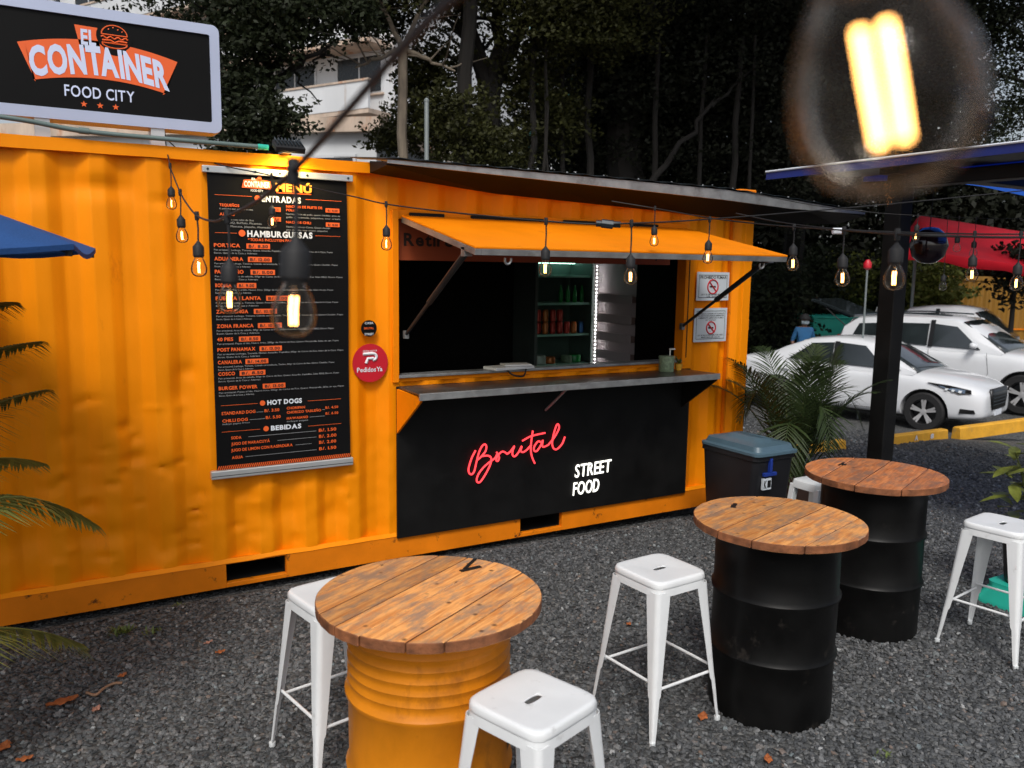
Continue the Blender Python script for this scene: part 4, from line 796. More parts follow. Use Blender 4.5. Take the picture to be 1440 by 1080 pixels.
# left palm, its fronds reach into the picture
lb_ = (-2.75, -1.85, gz(-2.75, -1.85)); lt = thing('potted_palm', lb_, 'palm with arching fronds in front of the plain dented container wall', 'plant')
B().lathe([(.12, 0), (.16, .02), (.19, .30), (.205, .30), (.205, .33), (.18, .33), (.18, .30), (.02, .30)], 24, lb_).build('pot', 'pot', lt, smooth=True)
b = B()
for i in range(7): a = i*2.4; b.tube([(lb_[0]+.05*math.cos(a), lb_[1]+.05*math.sin(a), .28), (lb_[0]+.12*math.cos(a), lb_[1]+.12*math.sin(a), 1.3)], [.016, .008], 6)
b.build('stem', 'palm_stem', lt, smooth=True)
for tip, sag, nl, ll_, m_ in (((-2.101,-0.996,1.396), .10, 30, .24, 'palm_mid'), ((-2.111,-1.015,1.603), .12, 30, .22, 'palm_mid'), ((-1.966,-1.390,0.893), .30, 40, .26, 'palm_light'), ((-2.044,-1.255,0.354), .16, 30, .26, 'palm_light'), ((-2.199,-1.054,1.769), .14, 26, .22, 'palm_mid'), ((-2.135,-1.083,1.097), .2, 30, .2, 'palm_light')):
    b = B(); frond(b, (lb_[0]+.06, lb_[1]+.05, max(.55, tip[2]*.72+.12)), tip, sag, nl+16, ll_*.95, .02, .6); b.build('frond', m_, lt, fixn=False)
for i in range(8):
    a = R(120+i*18); b = B(); frond(b, (lb_[0], lb_[1], .9), (lb_[0]+.75*math.cos(a)-.15, lb_[1]+.6*math.sin(a), .9+random.uniform(-.1, .7)), .25, 30, .26); b.build('frond', 'palm', lt, fixn=False)
# broad-leaved plant at the right on a teal stand
cbx = (2.90, -2.44, gz(2.90, -2.44)); cp = thing('potted_shrub', cbx, 'broad-leaved yellow-green plant in a black pot on a teal stand', 'plant')
b = B(); b.rings([rr4(cbx[0], cbx[1], .20, .20, cbx[2]+z, .06) for z in (0, .03)]+[rr4(cbx[0], cbx[1], .15, .15, cbx[2]+z, .05) for z in (.10, .13)], cap0=True, cap1=True); b.build('stand', 'teal', cp, smooth=True)
B().lathe([(.09, .131), (.11, .14), (.14, .40), (.15, .40), (.15, .43), (.13, .43), (.12, .40), (.02, .40)], 24, cbx).build('pot', 'bin', cp, smooth=True)
b = B(); b.bb(cbx[0]-.03, cbx[0]+.03, cbx[1]-.14, cbx[1]-.128, cbx[2]+.24, cbx[2]+.30); b.build('pot_label', 'paper', cp)
random.seed(11)
for i in range(5):
    a = i*1.3; tp = Vector((cbx[0]+.12*math.cos(a)-.03, cbx[1]+.12*math.sin(a), cbx[2]+.75+.09*i)); b = B(); b.tube([(cbx[0], cbx[1], cbx[2]+.4), tp.lerp(Vector(cbx), .4)+Vector((0, 0, .25)), tp], [.008, .006, .004], 6); b.build('stem', 'palm_stem', cp, smooth=True)
    for k_ in range(11):
        an = k_*2.4+i; c = tp+Vector((0, 0, -.035*k_+.02)); o_ = Vector((math.cos(an), math.sin(an), random.uniform(-.1, .7))).normalized(); sd_ = o_.cross(Vector((0, 0, 1))).normalized(); L_ = random.uniform(.13, .22); q = []
        for u_, wk in ((0, .1), (.3, .9), (.6, 1), (.85, .55), (1, .03)):
            m_ = c+o_*L_*u_+Vector((0, 0, -.3*L_*u_*u_)); q += [m_+sd_*wk*.032, m_+Vector((0, 0, -.008*wk)), m_-sd_*wk*.032]
        b = B(); b.add(q, [(3*j_+e, 3*j_+e+1, 3*j_+e+4, 3*j_+e+3) for j_ in range(4) for e in (0, 1)]); b.build('leaf', 'croton', cp, smooth=True, fixn=False)
# weeds and fallen leaves
def weed(p, n, s, label):
    t = B(); p = Vector((p[0], p[1], gz(p[0], p[1])))
    for i in range(n):
        a = random.random()*6.28; o_ = Vector((math.cos(a), math.sin(a), random.uniform(.4, 1.6))).normalized()*s*random.uniform(.5, 1); c = p+Vector((random.gauss(0, s*.6), random.gauss(0, s*.5), .012)); sd_ = o_.cross(Vector((0, 0, 1))).normalized()*s*.13
        t.add([c, c+o_*.5+sd_, c+o_, c+o_*.5-sd_], [(0, 1, 2, 3)])
    t.build('weed', 'weed', label=label, cat='weed', fixn=False)
weed((-1.823,-0.404,0.000), 60, .05, 'small yellow-green weed growing in the gravel near the container rail'); weed((-1.687,-0.477,0.000), 26, .04, 'tiny weed tuft beside the larger weed in the gravel'); weed((0.735,-3.080,0.000), 20, .03, 'tiny green weed in the gravel in front of the black drum table'); weed((-1.508,-0.174,0.000), 14, .03, 'sparse weed tuft close under the container rail')
def dead_leaf(p, L_, wd, a, m, label, curl=.25):
    q = []; n = 8; z = gz(p[0], p[1])+.016
    for i in range(n+1):
        u_ = i/n; wk = math.sin(math.pi*min(1, u_*.93+.04))**.8*(1+.25*math.sin(i*2.3)); x = (u_-.5)*L_
        for s in (-1, 0, 1): q.append((p[0]+x*math.cos(a)-s*wd*wk*.5*math.sin(a), p[1]+x*math.sin(a)+s*wd*wk*.5*math.cos(a), z+curl*wd*(abs(s)*.8+1.5*(u_-.5)**2)+.003*math.sin(i*1.7+s)))
    b = B(); b.add(q, [(3*i+e, 3*i+e+1, 3*i+e+4, 3*i+e+3) for i in range(n) for e in (0, 1)]); b.build('fallen_leaf', m, smooth=True, fixn=False, solid=.001, label=label, cat='leaf')
for p, L_, wd, a, m, lb in (((-2.118,-1.068,0.000), .13, .055, .2, 'leaf_dry', 'large dry orange leaf lying on the gravel'), ((-1.993,-1.197,0.000), .05, .03, .9, 'leaf_pink', 'small faded pink leaf near the curled twig'), ((-1.866,-0.929,0.000), .045, .03, .5, 'leaf_dry', 'small dark orange leaf at the tip of the twig'), ((-1.417,-0.892,0.000), .05, .03, .1, 'leaf_dry', 'brown leaf near the stool behind the yellow drum'), ((-1.448,-0.749,-0.000), .05, .02, .4, 'leaf_pink', 'thin faded leaf close to the container rail'), ((-2.334,-1.335,0.000), .07, .05, 1.1, 'leaf_dry', 'red-brown leaf apart from the other fallen leaves'), ((0.593,-1.596,-0.000), .035, .025, .3, 'leaf_dry', 'small orange leaf behind the stool between the drums'), ((0.283,-2.510,0.000), .07, .04, .6, 'leaf_dry', 'dark dry leaf at the foot of the black drum'), ((-2.263,-1.463,0.000), .06, .035, .0, 'leaf_dry', 'dark brown leaf beside the red-brown one'), ((0.287,-2.878,0.000), .06, .03, .8, 'leaf_dry', 'red dry leaf in front of the black drum')): dead_leaf(p, L_, wd, a, m, lb)
b = B(); b.tube(cat_rom([Vector(p)+Vector((0, 0, .02)) for p in ((-2.021,-1.023,0.000), (-1.986,-1.064,0.000), (-1.951,-1.018,0.000), (-1.908,-0.990,0.000), (-1.873,-1.001,0.000))], 6), .006, 6); b.build('twig', 'root', smooth=True, label='pale curled twig lying on the gravel', cat='twig')

# ------------------------------------------------------------------ blue umbrella at the left
uc = Vector((-2.014,-1.886,1.993)); ctr = uc+Vector((-1.06, .62, 0)); ub = thing('parasol', (ctr.x, ctr.y, gz(ctr.x, ctr.y)), 'blue fabric parasol reaching over the plain container wall', 'parasol')
n = 8; a0 = math.atan2(uc.y-ctr.y, uc.x-ctr.x); rad = 1.23; b = B(); rows = []
for k_, (q, dz) in enumerate(((.03, .40), (.35, .29), (.7, .13), (1., 0.), (1.0, -.018))):
    ring = []
    for i in range(n*6):
        a = a0+2*math.pi*i/(n*6); f6 = (i % 6)/6; e = math.cos(math.pi/n)/math.cos((f6-.5)*2*math.pi/n) if True else 1; e = e/1.0
        ring.append((ctr.x+rad*q*e*math.cos(a), ctr.y+rad*q*e*math.sin(a), uc.z+dz-.03*q*math.sin(math.pi*f6)))
    rows.append(ring)
b.rings(rows); b.build('canopy', 'blue_fabric', ub, smooth=True, fixn=False)
for i in range(n):
    a = a0+2*math.pi*i/n; B().tube([(ctr.x, ctr.y, uc.z+.36), (ctr.x+rad*.985*math.cos(a), ctr.y+rad*.985*math.sin(a), uc.z-.025)], .008, 6).build('rib', 'rubber', ub, smooth=True)
    B().lathe([(.011, -.01), (.011, .02)], 8, (ctr.x+rad*.985*math.cos(a), ctr.y+rad*.985*math.sin(a), uc.z-.03)).build('rib_tip', 'rubber', ub)
B().tube([(ctr.x, ctr.y, gz(ctr.x, ctr.y)), (ctr.x, ctr.y, uc.z+.46)], .024, 12).build('pole', 'rubber', ub, smooth=True)
B().lathe([(.28, 0), (.28, .05), (.05, .08), (.04, .2)], 24, (ctr.x, ctr.y, gz(ctr.x, ctr.y))).build('base', 'rubber', ub, smooth=True)

# ------------------------------------------------------------------ canopy on the black post
cz0 = gz(3.86, -.72); cn_ = thing('canopy', (5.2, -2.5, -.2), 'large blue tarpaulin canopy on black posts over the gravel at the side', 'canopy')
b = B(); b.bb(3.785, 3.93, -.795, -.65, cz0-.02, 2.70); b.build('post', 'black', cn_, bevel=.008)
for x, y in ((7.6, -.7), (7.6, -5.6)):
    b = B(); b.bb(x-.09, x+.09, y-.09, y+.09, gz(x, y)-.02, 2.70); b.build('post', 'black', cn_, bevel=.008)
b = B(); b.bb(3.70, 7.8, -.80, -.64, 2.701, 2.80); b.build('beam', 'black', cn_, bevel=.006)
b = B(); b.bb(3.78, 3.94, -6.2, -.82, 2.60, 2.70); b.build('beam', 'black', cn_, bevel=.006)
b = B(); b.bb(7.52, 7.68, -6.2, -.64, 2.60, 2.70); b.build('beam', 'black', cn_, bevel=.006)
for y in (-1.9, -3.1, -4.3, -5.5): b = B(); b.bb(3.95, 7.51, y-.05, y+.05, 2.61, 2.69); b.build('rafter', 'black', cn_, bevel=.005)
k = 16; rows = []
for j_ in range(k+1):
    y = .38-6.8*j_/k; rows.append([(x, y, z+.01*math.sin(j_*1.3+x*2)-.012*math.sin(j_*math.pi/2)**2) for x, z in ((4.84, 2.80), (4.85, 2.87), (5.7, 2.90), (6.8, 2.86), (7.85, 2.80), (7.855, 2.735))])
b = B(); b.rings(rows, closed=False); b.build('tarpaulin', 'blue_tarp', cn_, smooth=True, fixn=False)
b = B(); b.prism([(3.56, 2.79), (4.845, 2.862), (4.845, 2.846), (3.56, 2.775)], lambda x, z, y: (x, y, z), -6.42, .38); b.build('roof_sheet', 'black', cn_)
b = B(); b.bb(3.54, 3.556, -6.42, .38, 2.735, 2.80); b.build('edge_trim', 'blue_trim', cn_)
b = B(); b.tube([(3.535, .38, 2.803), (3.535, -6.4, 2.803)], .009, 6); b.build('edge_cord', 'p_white', cn_, smooth=True)
gb = thing('hanging_globe', (4.784,-0.387,2.186), 'dark glossy globe hanging under the canopy in front of the red tarpaulin', 'globe'); gc = Vector(gb.location)
B().lathe([(.02, .16), (.07, .15), (.13, .10), (.16, .0), (.13, -.10), (.07, -.15), (.02, -.16)], 24, gc).build('globe', mat('dark_globe', (.02, .008, .012), .15, coat=.6), gb, smooth=True)
B().tube([gc+Vector((0, 0, .155)), (gc.x, gc.y, 2.75)], .005, 6).build('cord', 'rubber', gb)
# ------------------------------------------------------------------ string lights
sock_b = B().lathe([(.004, .0), (.006, -.004), (.016, -.016), (.0185, -.020), (.0185, -.050), (.0165, -.052), (.016, -.056)], 18)
glass_b = B().lathe([(.0125, -.050), (.0135, -.058), (.0205, -.071), (.0252, -.084), (.0268, -.095), (.0256, -.106), (.0205, -.1155), (.012, -.1205), (.003, -.1220)], 24, cap=False)
fil_b = B()
for x in (-.0036, .0036): fil_b.tube([(x, 0, -.073), (x, .0015, -.089), (x*.9, 0, -.108)], .002, 6)
proto = thing('p', (0, 0, 0), 'x', 'x')
sock_o = sock_b.build('socket', 'rubber', proto, smooth=True); glass_o = glass_b.build('bulb', 'bulb', proto, smooth=True); fil_o = fil_b.build('filament', 'filament', proto, smooth=True); goff_o = glass_b.build('bulb', 'bulb_off', proto, smooth=True)
def string(label, nodes, r=.0034, tie=None):
    """nodes: (xyz, drop or None[, lit, tilt])"""
    P = [n[0] for n in nodes]; c = Vector(P[0]); t = thing('string_light', c, label, 'string light', 'festoon string lights')
    B().tube(cat_rom(P, 7), r, 7).build('cable', 'rubber', t, smooth=True)
    for nd in nodes:
        p = Vector(nd[0])
        if nd[1] is None: continue
        drop, lit, tilt, rz = nd[1], (nd[2] if len(nd) > 2 else True), (nd[3] if len(nd) > 3 else random.uniform(-.05, .05)), random.uniform(0, 3)
        lean = Vector((math.sin(tilt)*.5, 0, 0))*drop
        q = p+Vector((lean.x, lean.y, -drop))
        b = B(); b.lathe([(r*1.9, -.016), (r*2.3, -.008), (r*2.3, .008), (r*1.9, .014)], 8, p); b.tube([p, p.lerp(q, .5)+Vector((.002, 0, 0)), q+Vector((0, 0, -.004))], r*.9, 6); b.build('drop_cable', 'rubber', t, smooth=True)
        rot = (tilt*.7, tilt, rz)
        share(sock_o, t, q-c, rot); g_ = share(glass_o if lit else goff_o, t, q-c, rot)
        if lit: share(fil_o, g_)
    return t
string('near cable of filament bulbs looping from the camera side to the roof sign', [
 ((-1.953,-4.844,2.108), None), ((-1.948,-4.830,2.101), .022, True, .22), ((-1.977,-4.794,2.075), None), ((-1.983,-4.733,2.068), None), ((-1.971,-4.623,2.071), None), ((-1.949,-4.495,2.073), None), ((-1.921,-4.302,2.063), None), ((-1.879,-4.002,2.048), .077), ((-1.816,-3.549,2.041), None), ((-1.766,-3.076,2.041), .094), ((-1.713,-2.637,2.049), None), ((-1.639,-1.971,2.097), .085), ((-1.571,-1.355,2.177), None), ((-1.540,-1.011,2.247), .10), ((-1.493,-0.555,2.349), None), ((-1.459,-0.209,2.442), .105), ((-1.421,0.170,2.609), None), ((-1.408,0.279,2.750), None)])
string('cable of filament bulbs strung in front of the menu banner and serving window', [
 ((-1.407,0.236,2.634), None), ((-1.336,0.148,2.563), .095), ((-1.166,-0.023,2.485), None), ((-0.942,-0.257,2.421), .16), ((-0.804,-0.549,2.343), None), ((-0.695,-0.915,2.277), None), ((-0.622,-1.141,2.233), .10), ((-0.526,-1.555,2.183), None), ((-0.431,-1.909,2.146), None), ((-0.323,-2.116,2.125), .10), ((-0.199,-2.248,2.114), None), ((-0.063,-2.338,2.118), .12), ((0.252,-2.191,2.142), None), ((0.907,-1.746,2.199), .105), ((1.389,-1.786,2.247), None), ((2.137,-1.975,2.330), None), ((2.884,-2.221,2.423), None), ((3.371,-2.437,2.488), None)])
string('cable of filament bulbs running from the lean-to roof towards the black post', [
 ((0.906,-0.905,2.339), None), ((1.095,-1.080,2.297), .10), ((1.128,-1.521,2.222), None), ((1.025,-1.936,2.175), None), ((0.879,-2.324,2.139), .075), ((0.477,-2.915,2.092), .085), ((-0.215,-3.630,2.037), .022), ((-0.237,-3.795,2.027), None), ((-0.194,-3.938,2.022), None), ((-0.086,-4.117,2.027), None)])
string('cable of filament bulbs under the canopy in front of the red tarpaulin', [
 ((1.545,-1.287,2.278), None), ((1.544,-1.648,2.210), None), ((1.479,-2.086,2.158), None), ((1.517,-2.464,2.131), None), ((1.537,-2.770,2.117), .09), ((1.561,-2.960,2.112), .12), ((1.776,-3.203,2.113), None)])
string('thin far cable with dull bulbs under the canopy near the hanging globe', [
 ((2.437,-0.486,2.508), None), ((2.835,-0.732,2.423), None), ((3.236,-0.973,2.373), None), ((3.508,-1.135,2.357), .06), ((3.791,-1.184,2.357), .42, False), ((3.864,-1.227,2.353), .13, False), ((3.973,-1.291,2.349), .16, False), ((4.278,-1.469,2.349), None), ((4.824,-1.786,2.358), None)], .0028)
b = B(); b.tube([(-0.185,-2.268,2.116), (-0.102,-2.317,2.112)], .013, 10); b.tube([(-0.169,-2.283,2.116), (-0.130,-2.306,2.111)], .017, 8); b.build('plug_connector', 'strut', smooth=True, label='grey-blue plug connector joining the cable before the serving window', cat='connector')
b = B(); b.tube([(1.433,-2.085,2.146), (1.474,-2.109,2.147)], .016, 8); b.build('cable_joint', 'p_white', smooth=True, label='white tape joint on the cable near the black post', cat='connector')
for o in (sock_o, glass_o, fil_o, goff_o, proto): bpy.data.objects.remove(o)

# ------------------------------------------------------------------ kerbs
def kerb(p0, p1, label):
    p0, p1 = Vector(p0), Vector(p1); d = (p1-p0); L_ = d.length; d.normalize(); s = Vector((-d.y, d.x, 0)); rings = []
    for u_ in (0, .012, L_-.012, L_):
        e = .008 if u_ in (0, L_) else 0
        rings.append([tuple(p0+d*u_+s*y+Vector((0, 0, z))) for y, z in ((0, -.06), (.012+e, .115-e), (.03+e, .13-e), (.12-e, .13-e), (.14-e, .115-e), (.15, -.06))])
    B().rings(rings, cap0=True, cap1=True).build('wheel_stop', 'kerb', smooth=False, bevel=.004, label=label, cat='kerb', group='yellow wheel stops along the parking bays')
kerb((5.75, 2.14, -.40), (7.25, 2.20, -.41), 'yellow concrete wheel stop behind the potted palm'); kb = (7.92, 2.12, -.42)
kerb(kb, (9.47, 2.17, -.45), 'yellow concrete wheel stop with white stencilled marks, between the others'); kerb((9.70, 2.13, -.44), (11.6, 2.10, -.44), 'yellow concrete wheel stop in front of the white sedan bumper')
b = Multi(); text(b, 'A', 8.62, 8.70, -.40, -.33, lambda x, z: (x, 2.119+.03*(x-7.92), z), .04); text(b, '8', 9.0, 9.08, -.41, -.34, lambda x, z: (x, 2.119+.03*(x-7.92), z), .04)
ko = [o for o in COL.objects if o.name.startswith('wheel_stop')][1]; b.build('stencil', 'p_white', ko, fixn=False)

# ------------------------------------------------------------------ cars
def car(name, front, rear, label, S):
    """front/rear: axle centres on the ground (world)."""
    L_, W, wr = S['L'], S['W']/2, S['wr']; xr, xf = S['xr'], S['xf']
    t = thing(name, (0, 0, 0), label, 'car')
    stn = S['st']; rings = []
    for (x, w_, zb, zt, cr) in stn:
        h = zt-zb; half = [(0, zt+cr), (.45*w_, zt+cr*.85), (.80*w_, zt+cr*.3), (.94*w_, zt-.035), (.985*w_, zt-.11), (1.0*w_, zb+.55*h), (.995*w_, zb+.32*h), (.97*w_, zb+.1*h), (.9*w_, zb), (.5*w_, zb-.005)]
        rings.append([(x, y, z) for y, z in half]+[(x, 0, zb-.005)]+[(x, -y, z) for y, z in half[::-1][:-1]])
    b = B(); b.rings(rings, cap0=True, cap1=True)
    bo = b.build('body', 'carwhite', None, smooth=True, sub=2, base=False)
    cuts = []
    for x in (xr, xf):
        cb = B(); cb.tube([(x, -W-.3, wr+.005), (x, W+.3, wr+.005)], wr*1.17, 32); co = cb.build('cut', 'carblack', None, base=False); cuts.append(co)
        md = bo.modifiers.new('c', 'BOOLEAN'); md.operation = 'DIFFERENCE'; md.object = co; md.solver = 'EXACT'
    dg = bpy.context.evaluated_depsgraph_get(); dg.update(); me = bpy.data.meshes.new_from_object(bo.evaluated_get(dg)); bo.modifiers.clear(); bo.data = me; bo.parent = t
    me.polygons.foreach_set('use_smooth', [True]*len(me.polygons))
    try: me.set_sharp_from_angle(angle=R(50))
    except Exception: pass
    for c in cuts: bpy.data.objects.remove(c)
    B().bb(xr-.1, xf+.1, -W*.75, W*.75, wr*.55, S['belt']-.1).build('chassis', 'carblack', t)
    def wid(x): return float(np.interp(x, [q[0] for q in stn], [q[1] for q in stn]))
    # cabin
    cab = S['cab']; zb, zr = S['belt'], S['H']; yb, yr = W*.93, W*.70
    def sy(x, z): return yb+(yr-yb)*max(0, (z-zb)/(zr-zb))-.05*max(0, abs(x-(cab[0][0]+cab[-1][0])/2)/2.0-.45)
    rg = []
    for (x, z) in cab: rg.append([(x, sy(x, zb-.06), zb-.06), (x, sy(x, zb+.5*(z-zb)), zb+.5*(z-zb)), (x, sy(x, z)-.02, z-.035), (x, sy(x, z)-.10, z), (x, 0, z+.02), (x, -sy(x, z)+.10, z), (x, -sy(x, z)+.02, z-.035), (x, -sy(x, zb+.5*(z-zb)), zb+.5*(z-zb)), (x, -sy(x, zb-.06), zb-.06)])
    b = B(); b.rings(rg, closed=False); cbn = b.build('cabin', 'carwhite', t, smooth=True, fixn=True)
    for s in (-1, 1):
        for poly in S['win']:
            b = B(); b.prism(poly, lambda x, z, q: (x, s*(sy(x, z)+q), z), -.01, .012); b.build('side_window', 'carglass', cbn, bevel=.004)
        b = B(); bp = S['bpil']; b.prism([(bp-.03, zb+.02), (bp+.05, zb+.02), (bp+.03, zr-.07), (bp-.05, zr-.07)], lambda x, z, q: (x, s*(sy(x, z)+q), z), -.01, .013); b.build('pillar', 'carblack', cbn)
    def pane(p, name):
        (x0, z0, h0), (x1, z1, h1) = p; b = B(); rows = []
        nx_, nz_ = -(z1-z0), (x1-x0); l_ = math.hypot(nx_, nz_); nx_, nz_ = nx_/l_, nz_/l_
        if nz_ < 0: nx_, nz_ = -nx_, -nz_
        for k_ in range(6):
            u_ = k_/5; x, z, h = x0+(x1-x0)*u_, z0+(z1-z0)*u_, h0+(h1-h0)*u_; rows.append([(x+nx_*(.035-.025*(q/h)**2), q, z+nz_*(.035-.025*(q/h)**2)) for q in np.linspace(-h, h, 9)])
        b.rings(rows, closed=False); b.build(name, 'carglass', cbn, smooth=True, solid=.012)
    pane(S['wind'], 'windscreen'); pane(S['rear'], 'rear_window')
    # wheels
    for x in (xr, xf):
        for s in (-1, 1):
            y0 = s*(W-.11); wh = B().lathe([(wr*.62, -.10), (wr*.93, -.10), (wr, -.075), (wr, .075), (wr*.93, .10), (wr*.66, .10), (wr*.63, .08), (wr*.6, .02)], 32); wh.v = [(x+p[0], y0+s*p[2], wr+p[1]) for p in wh.v]; wo = wh.build('wheel', 'tyre', t, smooth=True)
            rb = B(); d_ = B().lathe([(.001, .045), (wr*.62, .02), (wr*.66, .085), (wr*.60, .09), (wr*.56, .04)], 32, cap=False)
            rb.add([(x+p[0], y0+s*p[2]*.9, wr+p[1]) for p in d_.v], d_.f); ri_ = rb.build('rim', 'carblack', wo, smooth=True)
            for k_ in range(5):
                for dd in (-.13, .13):
                    a = k_*2*math.pi/5+.3; a1, a2 = a+dd*.6, a+dd; c1, c2 = (x+wr*.12*math.cos(a1), wr+wr*.12*math.sin(a1)), (x+wr*.63*math.cos(a2), wr+wr*.63*math.sin(a2)); px_, pz_ = -math.sin(a2)*wr*.055, math.cos(a2)*wr*.055
                    q = B(); q.add([(c1[0]+px_, y0+s*.07, c1[1]+pz_), (c2[0]+px_, y0+s*.088, c2[1]+pz_), (c2[0]-px_, y0+s*.088, c2[1]-pz_), (c1[0]-px_, y0+s*.07, c1[1]-pz_)], [(0, 1, 2, 3)]); q.build('spoke', 'rim', ri_, solid=.012)
            q = B().lathe([(wr*.17, 0), (wr*.15, .02), (.005, .025)], 14); q.v = [(x+p[0], y0+s*(.065+p[2]), wr+p[1]) for p in q.v]; q.build('hub', 'rim', ri_, smooth=True)
    # seams, handles, mirrors, lamps
    for s in (-1, 1):
        for path in S['seam']:
            B().tube([(x, s*(wid(x)*(1.0 if z < S['belt']-.13 else .985)+.0012), z) for x, z in path], .0035, 5).build('door_seam', 'carblack', t)
        for x in S['hand']: b = B(); b.bb(x, x+.17, s*(wid(x)+.004)-.012, s*(wid(x)+.004)+.012, S['belt']-.14, S['belt']-.115); b.build('door_handle', 'carwhite', t, bevel=.006)
        mx = S['mir']; b = B(); b.rings([[(mx+dx*q, s*(yb+.03+yy), zb+.09+dz*q) for dx, dz in ((-.07, -.06), (.06, -.05), (.08, .03), (.0, .08), (-.08, .06))] for q, yy in ((.5, 0), (1, .04), (1, .15), (.6, .2))], cap0=True, cap1=True); b.build('mirror', 'carwhite', t, smooth=True, sub=1)
        hx, hz = S['lamp']
        for nm, m_, off, poly in (('headlight', 'carblack', .014, [(hx-.62, hz+.06), (hx-.28, hz+.035), (hx+.02, hz-.02), (hx+.03, hz-.085), (hx-.14, hz-.10), (hx-.34, hz-.03)]), ('headlight_lens', 'lampglass', .020, [(hx-.46, hz+.02), (hx-.05, hz-.022), (hx-.06, hz-.08), (hx-.3, hz-.03)])):
            b = B(); b.prism(poly, lambda x, z, q: (x, s*(wid(min(x, L_-.02))*.985+q-.012*max(0, (x-hx+.1)*2)), z), -.02, off); b.build(nm, m_, t, bevel=.004)
        for k_ in range(3): b = B(); b.prism([(hx-.34+k_*.1, hz-.01-.012*k_), (hx-.29+k_*.1, hz-.015-.012*k_), (hx-.31+k_*.1, hz-.05-.012*k_), (hx-.345+k_*.1, hz-.04-.012*k_)], lambda x, z, q: (x, s*(wid(min(x, L_-.02))*.985+q), z), .01, .026); b.build('lamp_bar', 'lampwhite', t)
        b = B(); b.prism([(L_-.34, .36), (L_-.12, .37), (L_-.14, .43), (L_-.33, .44)], lambda x, z, q: (x, s*(wid(x)*.985+q), z), -.02, .012); b.build('fog_lamp', 'carblack', t, bevel=.005)
        b = B(); b.bb(.03, .16, s*(wid(.1)-.1)-.09, s*(wid(.1)-.1)+.09, S['belt']-.16, S['belt']-.04); b.build('tail_light', 'redlamp', t, bevel=.02)
    zg = S['lamp'][1]; gw = W*.46; b = B(); b.rings([[(L_-.075+.07*math.sqrt(max(0, 1-(y/(W*.9))**2)), y, z) for y in np.linspace(-q, q, 11)] for q, z in ((gw*.92, zg-.02), (gw*1.06, zg-.14), (gw*.85, zg-.36))], closed=False); gr_ = b.build('grille', 'carblack', t, smooth=True, solid=.05)
    for k_ in range(5): B().tube([(L_-.045+.07*math.sqrt(max(0, 1-(y/(W*.9))**2)), y, zg-.06-.055*k_) for y in np.linspace(-gw*.85, gw*.85, 9)], .006, 5).build('grille_bar', 'strut', gr_)
    B().tube([(L_-.062+.07*math.sqrt(max(0, 1-(y/(W*.9))**2)), y, z) for y, z in ((-gw*1.02, zg-.03), (-gw*.8, zg-.28), (0, zg-.34), (gw*.8, zg-.28), (gw*1.02, zg-.03))], .012, 6).build('grille_trim', 'chrome', gr_, smooth=True)
    b = B(); b.bb(L_-.01, L_+.012, -.16, .16, .30, .40); b.build('number_plate', 'p_white', t)
    F, Rr = Vector(front), Vector(rear); d = (F-Rr); a = math.atan2(d.y, d.x); t.rotation_euler = (0, -math.atan2(d.z, math.hypot(d.x, d.y)), a)
    k_ = d.length/(xf-xr); t.scale = (k_, k_, k_); t.location = Rr-(t.rotation_euler.to_matrix() @ Vector((xr*k_, 0, 0)))
    return t
SEDAN = dict(L=4.5, W=1.75, H=1.46, wr=.325, xr=.98, xf=3.62, belt=.97, st=[(0, .62, .45, .88, .01), (.06, .76, .34, 1.0, .02), (.35, .84, .26, 1.04, .03), (1.0, .87, .22, 1.0, .03), (1.9, .875, .21, .955, .03), (2.8, .875, .21, .945, .03), (3.3, .87, .21, .955, .05), (3.7, .865, .22, .90, .07), (4.1, .84, .23, .85, .06), (4.36, .76, .25, .77, .04), (4.47, .66, .28, .69, .02), (4.5, .58, .34, .63, .01)],
 cab=[(.55, 1.02), (1.0, 1.24), (1.45, 1.41), (1.9, 1.455), (2.3, 1.455), (2.62, 1.40), (3.0, 1.20), (3.42, .965)], win=[[(1.15, 1.03), (1.98, 1.01), (1.95, 1.37), (1.55, 1.335)], [(2.06, 1.01), (2.92, .99), (2.52, 1.345), (2.04, 1.375)], [(2.97, .99), (3.2, .98), (2.97, 1.10)]], bpil=2.015, wind=((3.44, .955, .70), (2.66, 1.375, .56)), rear=((.52, 1.0, .62), (1.36, 1.37, .52)),
 seam=[[(2.02, .96), (2.02, .3)], [(3.12, .95), (3.16, .6), (3.1, .3)], [(1.14, .97), (1.18, .75), (1.35, .5)], [(1.3, .30), (3.1, .30)]], hand=(1.85, 1.0), mir=2.95, lamp=(4.28, .77))
rv_ = Vector((-.97, -.24, 0)); car('white_sedan', Vector((11.28, 3.76, -.77))-rv_*.80, Vector((10.62, 6.42, -.79))-rv_*.80, 'white sedan parked nose-in behind the yellow wheel stops', SEDAN)
